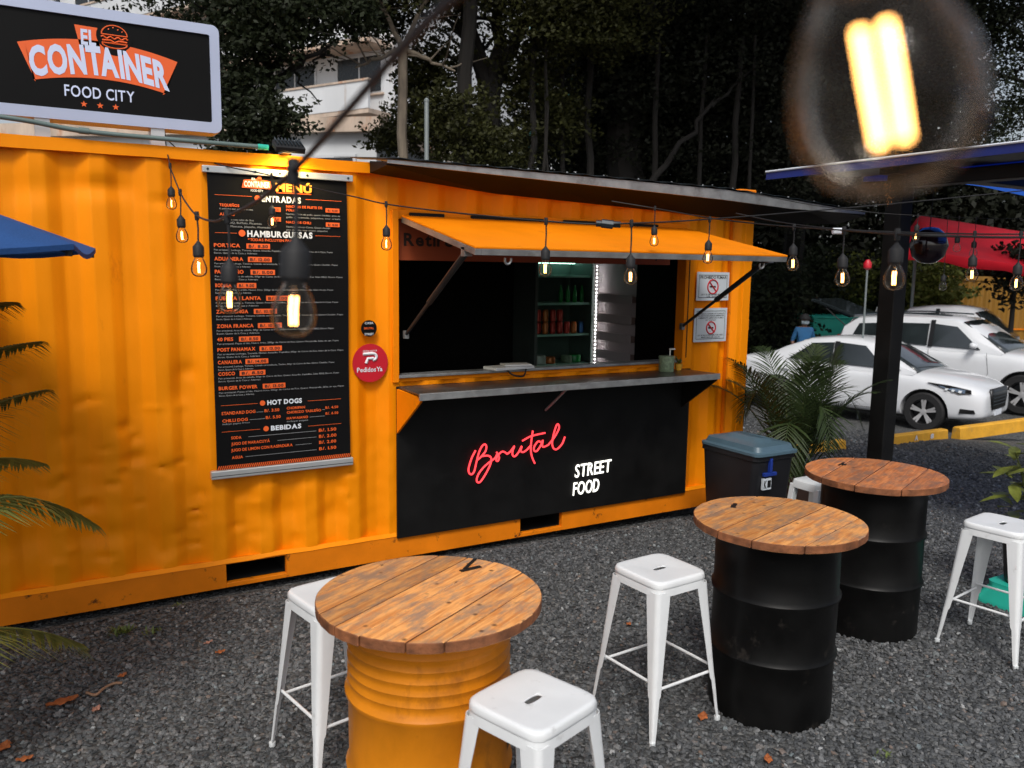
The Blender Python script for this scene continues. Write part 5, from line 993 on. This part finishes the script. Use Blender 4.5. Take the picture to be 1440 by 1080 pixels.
SUV = dict(L=4.7, W=1.86, H=1.70, wr=.36, xr=.98, xf=3.68, belt=1.10, st=[(0, .72, .5, 1.05, .01), (.06, .85, .4, 1.12, .02), (.4, .9, .32, 1.13, .02), (1.0, .925, .28, 1.11, .02), (1.9, .93, .27, 1.09, .02), (2.8, .93, .27, 1.08, .03), (3.3, .92, .27, 1.08, .05), (3.8, .91, .28, 1.02, .06), (4.25, .86, .30, .93, .05), (4.52, .76, .33, .82, .03), (4.65, .66, .36, .74, .02), (4.7, .58, .42, .68, .01)],
 cab=[(.12, 1.12), (.22, 1.45), (.5, 1.64), (1.2, 1.69), (1.9, 1.70), (2.4, 1.66), (2.75, 1.50), (3.3, 1.09)], win=[[(.42, 1.18), (1.02, 1.16), (1.0, 1.53), (.55, 1.50)], [(1.1, 1.16), (1.96, 1.14), (1.94, 1.56), (1.08, 1.545)], [(2.06, 1.14), (2.92, 1.12), (2.45, 1.52), (2.04, 1.56)]], bpil=2.01, wind=((3.32, 1.09, .78), (2.52, 1.60, .62)), rear=((.10, 1.16, .7), (.36, 1.58, .6)),
 seam=[[(2.02, 1.08), (2.02, .36)], [(3.05, 1.07), (3.1, .7), (3.0, .36)], [(1.06, 1.1), (1.12, .8), (1.4, .5)], [(1.4, .36), (3.0, .36)]], hand=(1.84, 1.0), mir=2.85, lamp=(4.45, .88))
suv = car('white_suv', (15.55, 4.15, -.77), (14.9, 7.0, -.80), 'white estate car with raised tailgate parked beyond the sedan', SUV)
# raised tailgate of the estate car (in its own frame)
b = B(); b.prism([(.40, 1.66), (-.55, 1.98), (-.62, 1.93), (.36, 1.60)], lambda x, z, q: (x, q, z), -.62, .62); tg = b.build('tailgate', 'carglass', None, bevel=.02, base=False); tg.parent = suv
b = B(); b.prism([(.25, 1.615), (-.35, 1.815), (-.37, 1.795), (.23, 1.595)], lambda x, z, q: (x, q, z), -.52, .52); tw = b.build('tailgate_window', 'carglass', None, base=False); tw.parent = tg
for s in (-.6, .6): q = B().tube([(.3, s, 1.35), (-.25, s, 1.78)], .012, 6).build('gas_strut', 'carblack', None, base=False); q.parent = tg
for s in (-1, 1): q = B().tube([(.6, s*.6, 1.715), (1.4, s*.6, 1.745), (2.3, s*.58, 1.72)], .016, 6).build('roof_rail', 'strut', None, smooth=True, base=False); q.parent = suv
PICK = dict(SUV); PICK.update(H=1.82, cab=[(1.35, 1.12), (1.40, 1.55), (1.6, 1.75), (2.1, 1.81), (2.6, 1.81), (2.9, 1.75), (3.15, 1.55), (3.55, 1.12)], win=[[(1.55, 1.2), (2.2, 1.2), (2.2, 1.66), (1.65, 1.64)], [(2.3, 1.2), (3.15, 1.18), (2.85, 1.62), (2.3, 1.66)]], bpil=2.25, wind=((3.56, 1.12, .78), (2.98, 1.68, .62)), rear=((1.34, 1.2, .7), (1.44, 1.6, .6)), mir=3.1, lamp=(4.45, .9))
pk = car('white_pickup', (18.2, 6.1, -.77), (17.4, 8.9, -.80), 'white pickup truck behind the estate car', PICK)
q = B().tube([(.75, -.7, 1.15), (.9, -.68, 1.72), (.9, .68, 1.72), (.75, .7, 1.15)], .03, 8).build('roll_bar', 'chrome', None, smooth=True, base=False); q.parent = pk

# ------------------------------------------------------------------ attendant behind the sedan
def person(loc, rz, label):
    t = thing('person', loc, label, 'person')
    J = dict(pel=(0, 0, .95), sp=(0, .01, 1.12), ch=(0, .0, 1.34), nk=(0, .0, 1.48), hd0=(0, .015, 1.56), hd=(0, .02, 1.64), top=(0, .01, 1.73))
    E = [('pel', 'sp'), ('sp', 'ch'), ('ch', 'nk'), ('nk', 'hd0'), ('hd0', 'hd'), ('hd', 'top')]; RD = dict(pel=(.16, .115), sp=(.145, .11), ch=(.165, .12), nk=(.055, .06), hd0=(.065, .075), hd=(.077, .095), top=(.05, .06))
    for s, n_ in ((-1, 'l'), (1, 'r')):
        J.update({n_+'sh': (s*.17, 0, 1.42), n_+'el': (s*.25, -.03, 1.14), n_+'wr': (s*.22, .12, .95), n_+'ha': (s*.21, .18, .90), n_+'hp': (s*.09, 0, .88), n_+'kn': (s*.10, .03, .48), n_+'an': (s*.10, -.01, .09), n_+'to': (s*.11, .15, .035)})
        E += [('ch', n_+'sh'), (n_+'sh', n_+'el'), (n_+'el', n_+'wr'), (n_+'wr', n_+'ha'), ('pel', n_+'hp'), (n_+'hp', n_+'kn'), (n_+'kn', n_+'an'), (n_+'an', n_+'to')]
        RD.update({n_+'sh': (.07, .07), n_+'el': (.045, .045), n_+'wr': (.03, .028), n_+'ha': (.035, .02), n_+'hp': (.09, .10), n_+'kn': (.06, .065), n_+'an': (.04, .045), n_+'to': (.04, .03)})
    ks = list(J); me = bpy.data.meshes.new('body'); me.from_pydata([J[k_] for k_ in ks], [(ks.index(a), ks.index(c)) for a, c in E], [])
    o = bpy.data.objects.new('body', me); COL.objects.link(o)
    md = o.modifiers.new('k', 'SKIN'); sk = me.skin_vertices[0].data if me.skin_vertices else None
    if sk is None:
        bm = bmesh.new(); bm.from_mesh(me); bm.verts.layers.skin.verify(); bm.to_mesh(me); bm.free(); sk = me.skin_vertices[0].data
    for i, k_ in enumerate(ks): sk[i].radius = RD[k_]; sk[i].use_root = (k_ == 'pel')
    md = o.modifiers.new('s', 'SUBSURF'); md.levels = md.render_levels = 2
    dg = bpy.context.evaluated_depsgraph_get(); dg.update(); m2 = bpy.data.meshes.new_from_object(o.evaluated_get(dg)); o.modifiers.clear(); o.data = m2; o.parent = t
    m2.materials.clear()
    for m_ in ('skin', 'shirt', 'trousers', 'rubber'): m2.materials.append(M[m_])
    for p in m2.polygons:
        c = p.center; p.use_smooth = True
        p.material_index = 3 if c.z < .11 else 2 if (c.z < .95 and abs(c.x) < .2 and not (abs(c.x) > .17 and c.z > .8)) else 1 if (c.z > .93 and c.z < 1.475 and not (abs(c.x) > .17 and c.z < 1.16)) else 0
    B().lathe([(.115, .0), (.113, .05), (.09, .10), (.04, .125), (.005, .13)], 18, Vector(loc)+Vector((0, .01, 1.655))).box(Vector(loc)+Vector((0, .15, 1.665)), (.15, .13, .012)).build('cap', 'hair', t, smooth=True)
    b = B(); b.rings([[Vector(loc)+Vector((.085*math.sin(a), .02+.108*math.cos(a)*k_, z)) for a in np.linspace(-1.3, 1.3, 9)] for k_, z in ((.95, 1.545), (1.1, 1.58), (1.05, 1.625))], closed=False); b.build('face_mask', 'mask', t, smooth=True, solid=.006)
    for s in (-.032, .032): B().lathe([(.001, -.011), (.011, 0), (.001, .011)], 8, Vector(loc)+Vector((s, .108, 1.648))).build('eye', 'p_black', t)
    for s in (-1, 1):        # five fingers on each hand
        for i in range(5):
            h = Vector(loc)+Vector((s*(.195+.012*i if i < 4 else .17), .19, .885)); B().tube([h+Vector((0, -.02, .01)), h+Vector((0, .025, -.012)), h+Vector((0, .035, -.04 if i < 4 else -.02))], [.009, .008, .006], 6).build('finger', 'skin', t, smooth=True)
    t.rotation_euler = (0, 0, rz); return t
person((13.35, 8.25, gz(13.35, 8.25)), R(150), 'person in blue polo shirt, dark cap and face mask standing behind the parked sedan')

# ------------------------------------------------------------------ teal kiosk, ochre container, red tarpaulin
tk = thing('teal_container', (18.2, 11.9, -.8), 'teal storage container beyond the parked cars', 'container')
e1, e2 = Vector((17.4, 11.4, 0)), Vector((19.6, 10.1, 0)); d = (e2-e1).normalized(); s_ = Vector((-d.y, d.x, 0))
def slab(b, u0, u1, v0, v1, z0, z1): b.prism([(u0, v0), (u1, v0), (u1, v1), (u0, v1)], lambda u, v, z: tuple(e1+d*u+s_*v+Vector((0, 0, z))), z0, z1)
b = B(); slab(b, 0, 2.6, 0, 2.0, -.8, .62); b.build('box', 'teal', tk, bevel=.03); b = B(); slab(b, -.03, 2.63, -.03, 2.03, .621, .68); b.build('lid', 'teal', tk, bevel=.02); b = B(); slab(b, .9, 2.0, -.02, 0, -.1, .35); b.build('opening', 'carblack', tk)
yc = thing('ochre_container', (23.6, 10.8, -.8), 'ochre corrugated container behind the parked cars', 'container')
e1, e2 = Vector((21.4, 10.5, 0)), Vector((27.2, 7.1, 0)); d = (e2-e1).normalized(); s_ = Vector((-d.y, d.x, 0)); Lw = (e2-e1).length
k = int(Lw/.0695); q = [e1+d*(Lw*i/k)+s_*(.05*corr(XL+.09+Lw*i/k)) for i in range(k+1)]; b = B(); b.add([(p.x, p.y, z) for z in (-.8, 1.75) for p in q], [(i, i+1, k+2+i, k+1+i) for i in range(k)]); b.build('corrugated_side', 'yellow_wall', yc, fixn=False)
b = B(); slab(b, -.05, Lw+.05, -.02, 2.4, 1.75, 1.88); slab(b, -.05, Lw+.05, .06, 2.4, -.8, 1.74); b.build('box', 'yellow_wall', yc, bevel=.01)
b = B(); slab(b, 0, Lw, -.03, -.005, .30, .34); b.build('rail_line', 'rail', yc)
ra = thing('red_awning', (16.5, 6.3, -.8), 'red tarpaulin awning stretched over posts beyond the black post', 'awning')
rA, rB, rC, rD = [Vector(p) for p in ((17.850,8.666,3.418), (20.632,6.968,2.958), (15.374,7.636,2.565), (18.467,5.755,2.092))]
rows = []
for i in range(9):
    u_ = i/8; p0 = rA.lerp(rB, u_); p1 = rC.lerp(rD, u_); rows.append([tuple(p0.lerp(p1, v)+Vector((0, 0, -.10*math.sin(math.pi*v)*(1+.4*math.sin(i*2.1))))) for v in np.linspace(0, 1, 7)]+[tuple(p1+Vector((0, 0, -.22-.04*math.sin(i*1.9))))])
b = B(); b.rings(rows, closed=False); b.build('tarpaulin', 'red_tarp', ra, smooth=True, solid=.01, fixn=False)
for p in (rA, rB, rC, rD): B().tube([(p.x, p.y, gz(p.x, p.y)), p], .04, 8).build('post', 'pole', ra, smooth=True)
sp_ = Vector((11.307,5.115,1.203)); tp_ = Vector((11.392,5.208,2.091)); mp_ = thing('marker_pole', (sp_.x, sp_.y, -.8), 'thin grey pole with a red knob on top beside the black post', 'pole'); B().tube([(sp_.x, sp_.y, -.8), tp_], .018, 8).build('pole', 'pole', mp_, smooth=True); B().lathe([(.02, -.1), (.07, -.06), (.075, .02), (.03, .09)], 12, tp_).build('knob', 'sticker_red', mp_, smooth=True)

# ------------------------------------------------------------------ buildings behind
def building(name, p0, p1, dep, floors, fh, label, m, balcony, zbase=-.8, wcol='bdark'):
    global e1, d, s_
    e1 = Vector((p0[0], p0[1], 0)); d = Vector((p1[0]-p0[0], p1[1]-p0[1], 0)); L_ = d.length; d.normalize(); s_ = Vector((-d.y, d.x, 0))
    t = thing(name, (p0[0], p0[1], zbase), label, 'building'); b = B(); slab(b, 0, L_, 0, dep, zbase, zbase+floors*fh); b.build('wall', m, t)
    for f in range(floors):
        z = zbase+f*fh; nb = max(1, int(L_/3.2))
        for i in range(nb):
            u0 = L_*(i+.18)/nb; u1 = L_*(i+.82)/nb; b = B(); slab(b, u0, u1, -.03, -.005, z+.95, z+2.3); w_ = b.build('window', wcol, t)
            b = B(); slab(b, u0-.08, u0, -.06, -.004, z+.87, z+2.38); slab(b, u1, u1+.08, -.06, -.004, z+.87, z+2.38); slab(b, u0, u1, -.06, -.004, z+2.3, z+2.38); slab(b, (u0+u1)/2-.03, (u0+u1)/2+.03, -.05, -.031, z+.95, z+2.3); b.build('window_frame', 'bwall', w_)
            b = B(); slab(b, u0-.12, u1+.12, -.12, -.004, z+.80, z+.869); b.build('window_sill', 'bslab', w_)
        if balcony:
            b = B(); slab(b, .2, L_-.2, -1.3, -.004, z-.12, z+.05); bc_ = b.build('balcony', 'bslab', t)
            b = B(); slab(b, .2, L_-.2, -1.32, -1.2, z+.051, z+1.05); b.build('parapet', 'bwall', bc_); b = B(); slab(b, .15, L_-.15, -1.36, -1.16, z+1.051, z+1.13); b.build('coping', 'bslab', bc_)
    b = B(); slab(b, -.2, L_+.2, -.25, dep+.2, zbase+floors*fh, zbase+floors*fh+.35); b.build('cornice', 'bslab', t)
    return t
building('apartment_block', (-0.966,48.471,4.523), (10.719,26.367,3.994), 10, 7, 2.6, 'white apartment block with rust-stained balconies seen between the trees', 'bwall', True, -2.63)
building('white_tower_block', (17.527,44.793,5.168), (29.751,37.690,5.373), 12, 8, 3.0, 'tall white block with teal windows far behind the fig trees', 'bwall', False, -.8, 'tealglass')
building('low_white_house', (-7.006,26.064,3.195), (5.632,15.186,3.239), 6, 1, 2.9, 'low white house right behind the container', 'bwall', False, 2.3)
# ------------------------------------------------------------------ trees
def leaves(clumps, size, asp=.55, seed=1):
    r_ = np.random.default_rng(seed); C = []
    for (c, rad, n) in clumps:
        rad = np.array(rad if isinstance(rad, (tuple, list)) else (rad, rad, rad*.8)); u_ = r_.normal(size=(n, 3)); u_ /= np.linalg.norm(u_, axis=1)[:, None]
        rr = r_.random(n)**.42
        wob = 1+.35*np.sin(u_[:, 0]*5+c[0])*np.sin(u_[:, 1]*4+c[1])+.25*np.sin(u_[:, 2]*9+c[2])
        C.append(np.array(c)+u_*rad*(rr*wob)[:, None])
    C = np.concatenate(C); n = len(C); a = r_.normal(size=(n, 3)); a[:, 2] = a[:, 2]*.6-.35; a /= np.linalg.norm(a, axis=1)[:, None]
    t = r_.normal(size=(n, 3)); bb_ = np.cross(a, t); bb_ /= np.linalg.norm(bb_, axis=1)[:, None]
    S_ = size*r_.uniform(.6, 1.25, n)[:, None]; a *= S_; bb_ *= S_*asp
    V = np.stack([C-a*.5, C+bb_*.5-a*.05, C+a*.5, C-bb_*.5-a*.05], 1).reshape(-1, 3); return V, n
def leafmesh(name, clumps, size, m, parent, seed, label=None, cat=None, kind=None):
    V, n = leaves(clumps, size, seed=seed)
    o0 = np.array(wloc(parent)) if parent else np.zeros(3)
    me = bpy.data.meshes.new(name); me.vertices.add(4*n); me.vertices.foreach_set('co', (V-o0).ravel()); me.loops.add(4*n); me.loops.foreach_set('vertex_index', np.arange(4*n)); me.polygons.add(n); me.polygons.foreach_set('loop_start', np.arange(0, 4*n, 4)); me.polygons.foreach_set('loop_total', np.full(n, 4)); me.update(calc_edges=True)
    me.materials.append(M[m]); o = bpy.data.objects.new(name, me); COL.objects.link(o); o.parent = parent; return tag(o, label, cat, None, kind)
def limb(b, p0, p1, r0, r1, wob=.15, n=7, seed=0):
    p0, p1 = Vector(p0), Vector(p1); L_ = (p1-p0).length
    path = [p0.lerp(p1, i/n)+Vector((noise.noise((i*.7+seed, 1, 2)), noise.noise((i*.7+seed, 5, 2)), 0))*wob*L_*.25*math.sin(math.pi*i/n) for i in range(n+1)]
    b.tube(path, [r0+(r1-r0)*(i/n)**.8 for i in range(n+1)], 9); return path
def tree(name, base, fork, limbs, clumps, size, m, bark, label, r, seed, roots=()):
    base = Vector((base[0], base[1], gz(base[0], base[1])-.05)); t = thing(name, base, label, 'tree', None)
    b = B(); fork = Vector(fork); limb(b, base, fork, r, r*.7, .2, 8, seed); b.lathe([(r*1.9, 0), (r*1.4, .15), (r*1.1, .5)], 10, base, cap=False); b.build('trunk', bark, t, smooth=True)
    for i, p in enumerate(limbs):
        p = Vector(p); b = B(); path = limb(b, fork-Vector((0, 0, .1)), p, r*.5, r*.14, .5, 8, seed+i*3)
        for k_ in range(5):
            q = path[3+k_]; limb(b, q, q+Vector((random.uniform(-1, 1), random.uniform(-1, 1), random.uniform(-.2, .9))).normalized()*random.uniform(.7, 1.6), r*.16, r*.04, .5, 5, seed+k_)
        b.build('branch', bark, t, smooth=True)
    if roots:
        b = B()
        for (p, zt_, r1) in roots: limb(b, (p[0], p[1], gz(p[0], p[1])-.05), (p[0]+random.uniform(-.3, .3), p[1], zt_), r1, r1*.6, .12, 9, p[0]*3)
        o = b.build('aerial_roots', bark, t, smooth=True); o['kind'] = 'stuff'
    leafmesh('crown', clumps, size, m, t, seed); return t
random.seed(5)
# tree in front of the apartment block
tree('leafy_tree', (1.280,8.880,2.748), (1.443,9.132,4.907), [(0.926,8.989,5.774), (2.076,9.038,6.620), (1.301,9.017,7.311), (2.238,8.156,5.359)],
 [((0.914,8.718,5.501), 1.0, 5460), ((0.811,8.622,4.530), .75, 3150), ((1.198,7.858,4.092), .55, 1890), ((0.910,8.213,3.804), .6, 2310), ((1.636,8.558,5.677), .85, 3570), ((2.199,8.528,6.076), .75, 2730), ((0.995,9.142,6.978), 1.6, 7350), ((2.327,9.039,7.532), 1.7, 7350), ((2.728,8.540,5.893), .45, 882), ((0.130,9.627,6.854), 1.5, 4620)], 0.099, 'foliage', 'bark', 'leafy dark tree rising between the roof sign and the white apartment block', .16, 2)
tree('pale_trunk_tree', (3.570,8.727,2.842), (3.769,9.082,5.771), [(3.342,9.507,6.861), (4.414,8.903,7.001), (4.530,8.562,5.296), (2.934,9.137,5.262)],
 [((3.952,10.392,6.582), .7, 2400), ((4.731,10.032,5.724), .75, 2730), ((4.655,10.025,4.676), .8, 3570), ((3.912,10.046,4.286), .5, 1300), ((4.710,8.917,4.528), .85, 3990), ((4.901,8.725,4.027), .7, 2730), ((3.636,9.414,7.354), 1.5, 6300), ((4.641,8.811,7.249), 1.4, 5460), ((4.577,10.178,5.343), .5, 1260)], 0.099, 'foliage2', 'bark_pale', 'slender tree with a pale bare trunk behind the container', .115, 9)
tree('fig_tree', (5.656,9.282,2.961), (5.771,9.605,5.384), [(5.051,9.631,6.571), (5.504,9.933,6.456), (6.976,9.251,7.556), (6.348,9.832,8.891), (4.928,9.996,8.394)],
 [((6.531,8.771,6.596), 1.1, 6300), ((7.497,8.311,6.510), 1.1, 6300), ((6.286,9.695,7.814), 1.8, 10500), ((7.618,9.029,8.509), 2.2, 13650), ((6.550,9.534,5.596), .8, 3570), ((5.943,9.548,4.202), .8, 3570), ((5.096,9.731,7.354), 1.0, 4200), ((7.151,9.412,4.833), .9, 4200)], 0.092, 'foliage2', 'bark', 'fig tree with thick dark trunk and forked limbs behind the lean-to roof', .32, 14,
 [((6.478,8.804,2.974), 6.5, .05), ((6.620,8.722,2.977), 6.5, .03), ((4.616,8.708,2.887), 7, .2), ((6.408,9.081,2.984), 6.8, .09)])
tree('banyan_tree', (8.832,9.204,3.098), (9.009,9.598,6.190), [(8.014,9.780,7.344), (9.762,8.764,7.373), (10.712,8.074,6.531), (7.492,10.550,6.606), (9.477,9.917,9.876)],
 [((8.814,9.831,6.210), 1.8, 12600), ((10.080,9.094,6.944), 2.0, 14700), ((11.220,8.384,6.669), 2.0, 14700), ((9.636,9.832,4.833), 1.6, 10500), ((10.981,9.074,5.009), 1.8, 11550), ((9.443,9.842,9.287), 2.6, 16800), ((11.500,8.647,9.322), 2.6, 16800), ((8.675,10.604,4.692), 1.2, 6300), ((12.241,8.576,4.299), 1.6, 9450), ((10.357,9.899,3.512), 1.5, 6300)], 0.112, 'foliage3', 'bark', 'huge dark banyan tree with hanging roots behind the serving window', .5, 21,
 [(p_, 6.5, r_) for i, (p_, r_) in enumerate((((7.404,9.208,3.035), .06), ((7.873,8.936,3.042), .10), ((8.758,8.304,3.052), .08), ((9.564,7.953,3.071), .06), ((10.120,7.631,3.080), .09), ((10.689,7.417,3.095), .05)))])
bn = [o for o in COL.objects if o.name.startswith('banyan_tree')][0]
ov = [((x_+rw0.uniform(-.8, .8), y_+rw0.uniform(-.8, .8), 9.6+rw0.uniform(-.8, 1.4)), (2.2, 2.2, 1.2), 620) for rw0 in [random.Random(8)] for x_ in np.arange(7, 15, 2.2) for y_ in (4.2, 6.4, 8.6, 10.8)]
leafmesh('unseen_shade_crown', ov, .36, 'foliage3', bn, 91)  # unseen leaf layer above the view, added to shade the trees behind
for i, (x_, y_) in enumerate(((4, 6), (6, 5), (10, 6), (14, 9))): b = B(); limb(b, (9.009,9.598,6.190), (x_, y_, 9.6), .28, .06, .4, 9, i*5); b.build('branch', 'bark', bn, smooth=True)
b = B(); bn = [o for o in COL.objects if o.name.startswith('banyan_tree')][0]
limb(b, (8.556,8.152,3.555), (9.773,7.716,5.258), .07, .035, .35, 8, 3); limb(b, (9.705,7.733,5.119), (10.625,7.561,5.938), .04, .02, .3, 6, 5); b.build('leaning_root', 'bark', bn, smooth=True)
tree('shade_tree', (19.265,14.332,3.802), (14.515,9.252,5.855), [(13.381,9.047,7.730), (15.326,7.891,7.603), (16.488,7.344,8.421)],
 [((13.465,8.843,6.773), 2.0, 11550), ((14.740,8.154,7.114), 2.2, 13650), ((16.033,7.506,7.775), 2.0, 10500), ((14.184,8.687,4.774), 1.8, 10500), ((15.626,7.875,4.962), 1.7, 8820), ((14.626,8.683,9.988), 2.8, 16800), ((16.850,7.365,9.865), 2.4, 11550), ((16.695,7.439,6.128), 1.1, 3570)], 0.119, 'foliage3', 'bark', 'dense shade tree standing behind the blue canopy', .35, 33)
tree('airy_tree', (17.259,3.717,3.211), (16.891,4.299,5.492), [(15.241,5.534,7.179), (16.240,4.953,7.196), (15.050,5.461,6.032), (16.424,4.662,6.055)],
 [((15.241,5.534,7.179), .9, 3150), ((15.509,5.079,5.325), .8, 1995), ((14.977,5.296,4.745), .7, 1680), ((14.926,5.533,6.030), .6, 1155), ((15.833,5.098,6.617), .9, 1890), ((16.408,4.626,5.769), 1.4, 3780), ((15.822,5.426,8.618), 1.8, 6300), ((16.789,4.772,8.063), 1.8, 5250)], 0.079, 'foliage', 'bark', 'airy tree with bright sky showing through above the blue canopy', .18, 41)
# hedge beyond the cars
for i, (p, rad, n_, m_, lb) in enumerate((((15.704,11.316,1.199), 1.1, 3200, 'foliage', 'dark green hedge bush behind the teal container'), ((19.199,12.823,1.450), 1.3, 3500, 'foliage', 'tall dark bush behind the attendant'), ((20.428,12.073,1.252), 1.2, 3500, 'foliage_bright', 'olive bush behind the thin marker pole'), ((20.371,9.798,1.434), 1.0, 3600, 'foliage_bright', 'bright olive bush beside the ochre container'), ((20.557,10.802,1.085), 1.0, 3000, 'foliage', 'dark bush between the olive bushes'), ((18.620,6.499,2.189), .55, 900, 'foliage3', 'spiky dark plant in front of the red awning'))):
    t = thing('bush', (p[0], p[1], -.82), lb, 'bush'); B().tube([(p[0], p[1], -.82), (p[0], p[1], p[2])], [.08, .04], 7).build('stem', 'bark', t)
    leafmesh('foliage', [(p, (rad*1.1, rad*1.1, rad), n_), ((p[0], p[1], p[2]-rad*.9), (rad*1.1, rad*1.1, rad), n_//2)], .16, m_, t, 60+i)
# far wood that reads as one mass
cl = []
rw = random.Random(4)
for i in range(46):
    u_ = i/45; pa, pb_ = Vector((13.609,19.975,3.819)), Vector((29.083,8.626,3.967)); c = pa.lerp(pb_, u_); hgt = rw.uniform(10, 14) if u_ < .68 else rw.uniform(4.6, 5.6)
    for k_ in range(4): cl.append(((c.x+rw.uniform(-1, 1), c.y+rw.uniform(-1, 1), -.5+hgt*(k_+.3)/4), (1.5, 1.5, 2.2), 560))
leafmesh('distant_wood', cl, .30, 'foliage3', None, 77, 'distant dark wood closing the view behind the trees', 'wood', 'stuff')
# lamp post behind the container
q0, q1 = Vector((2.695,5.701,2.660)), Vector((2.782,5.895,4.179)); lp = thing('metal_post', (q0.x, q0.y, gz(q0.x, q0.y)), 'plain grey metal post behind the container next to the pale trunk', 'post')
B().tube([(q0.x, q0.y, gz(q0.x, q0.y)), (q1.x, q1.y, q1.z)], .032, 10).build('pole', 'pole', lp, smooth=True); B().lathe([(.036, 0), (.036, .03), (.01, .05)], 10, q1).build('cap', 'pole', lp)
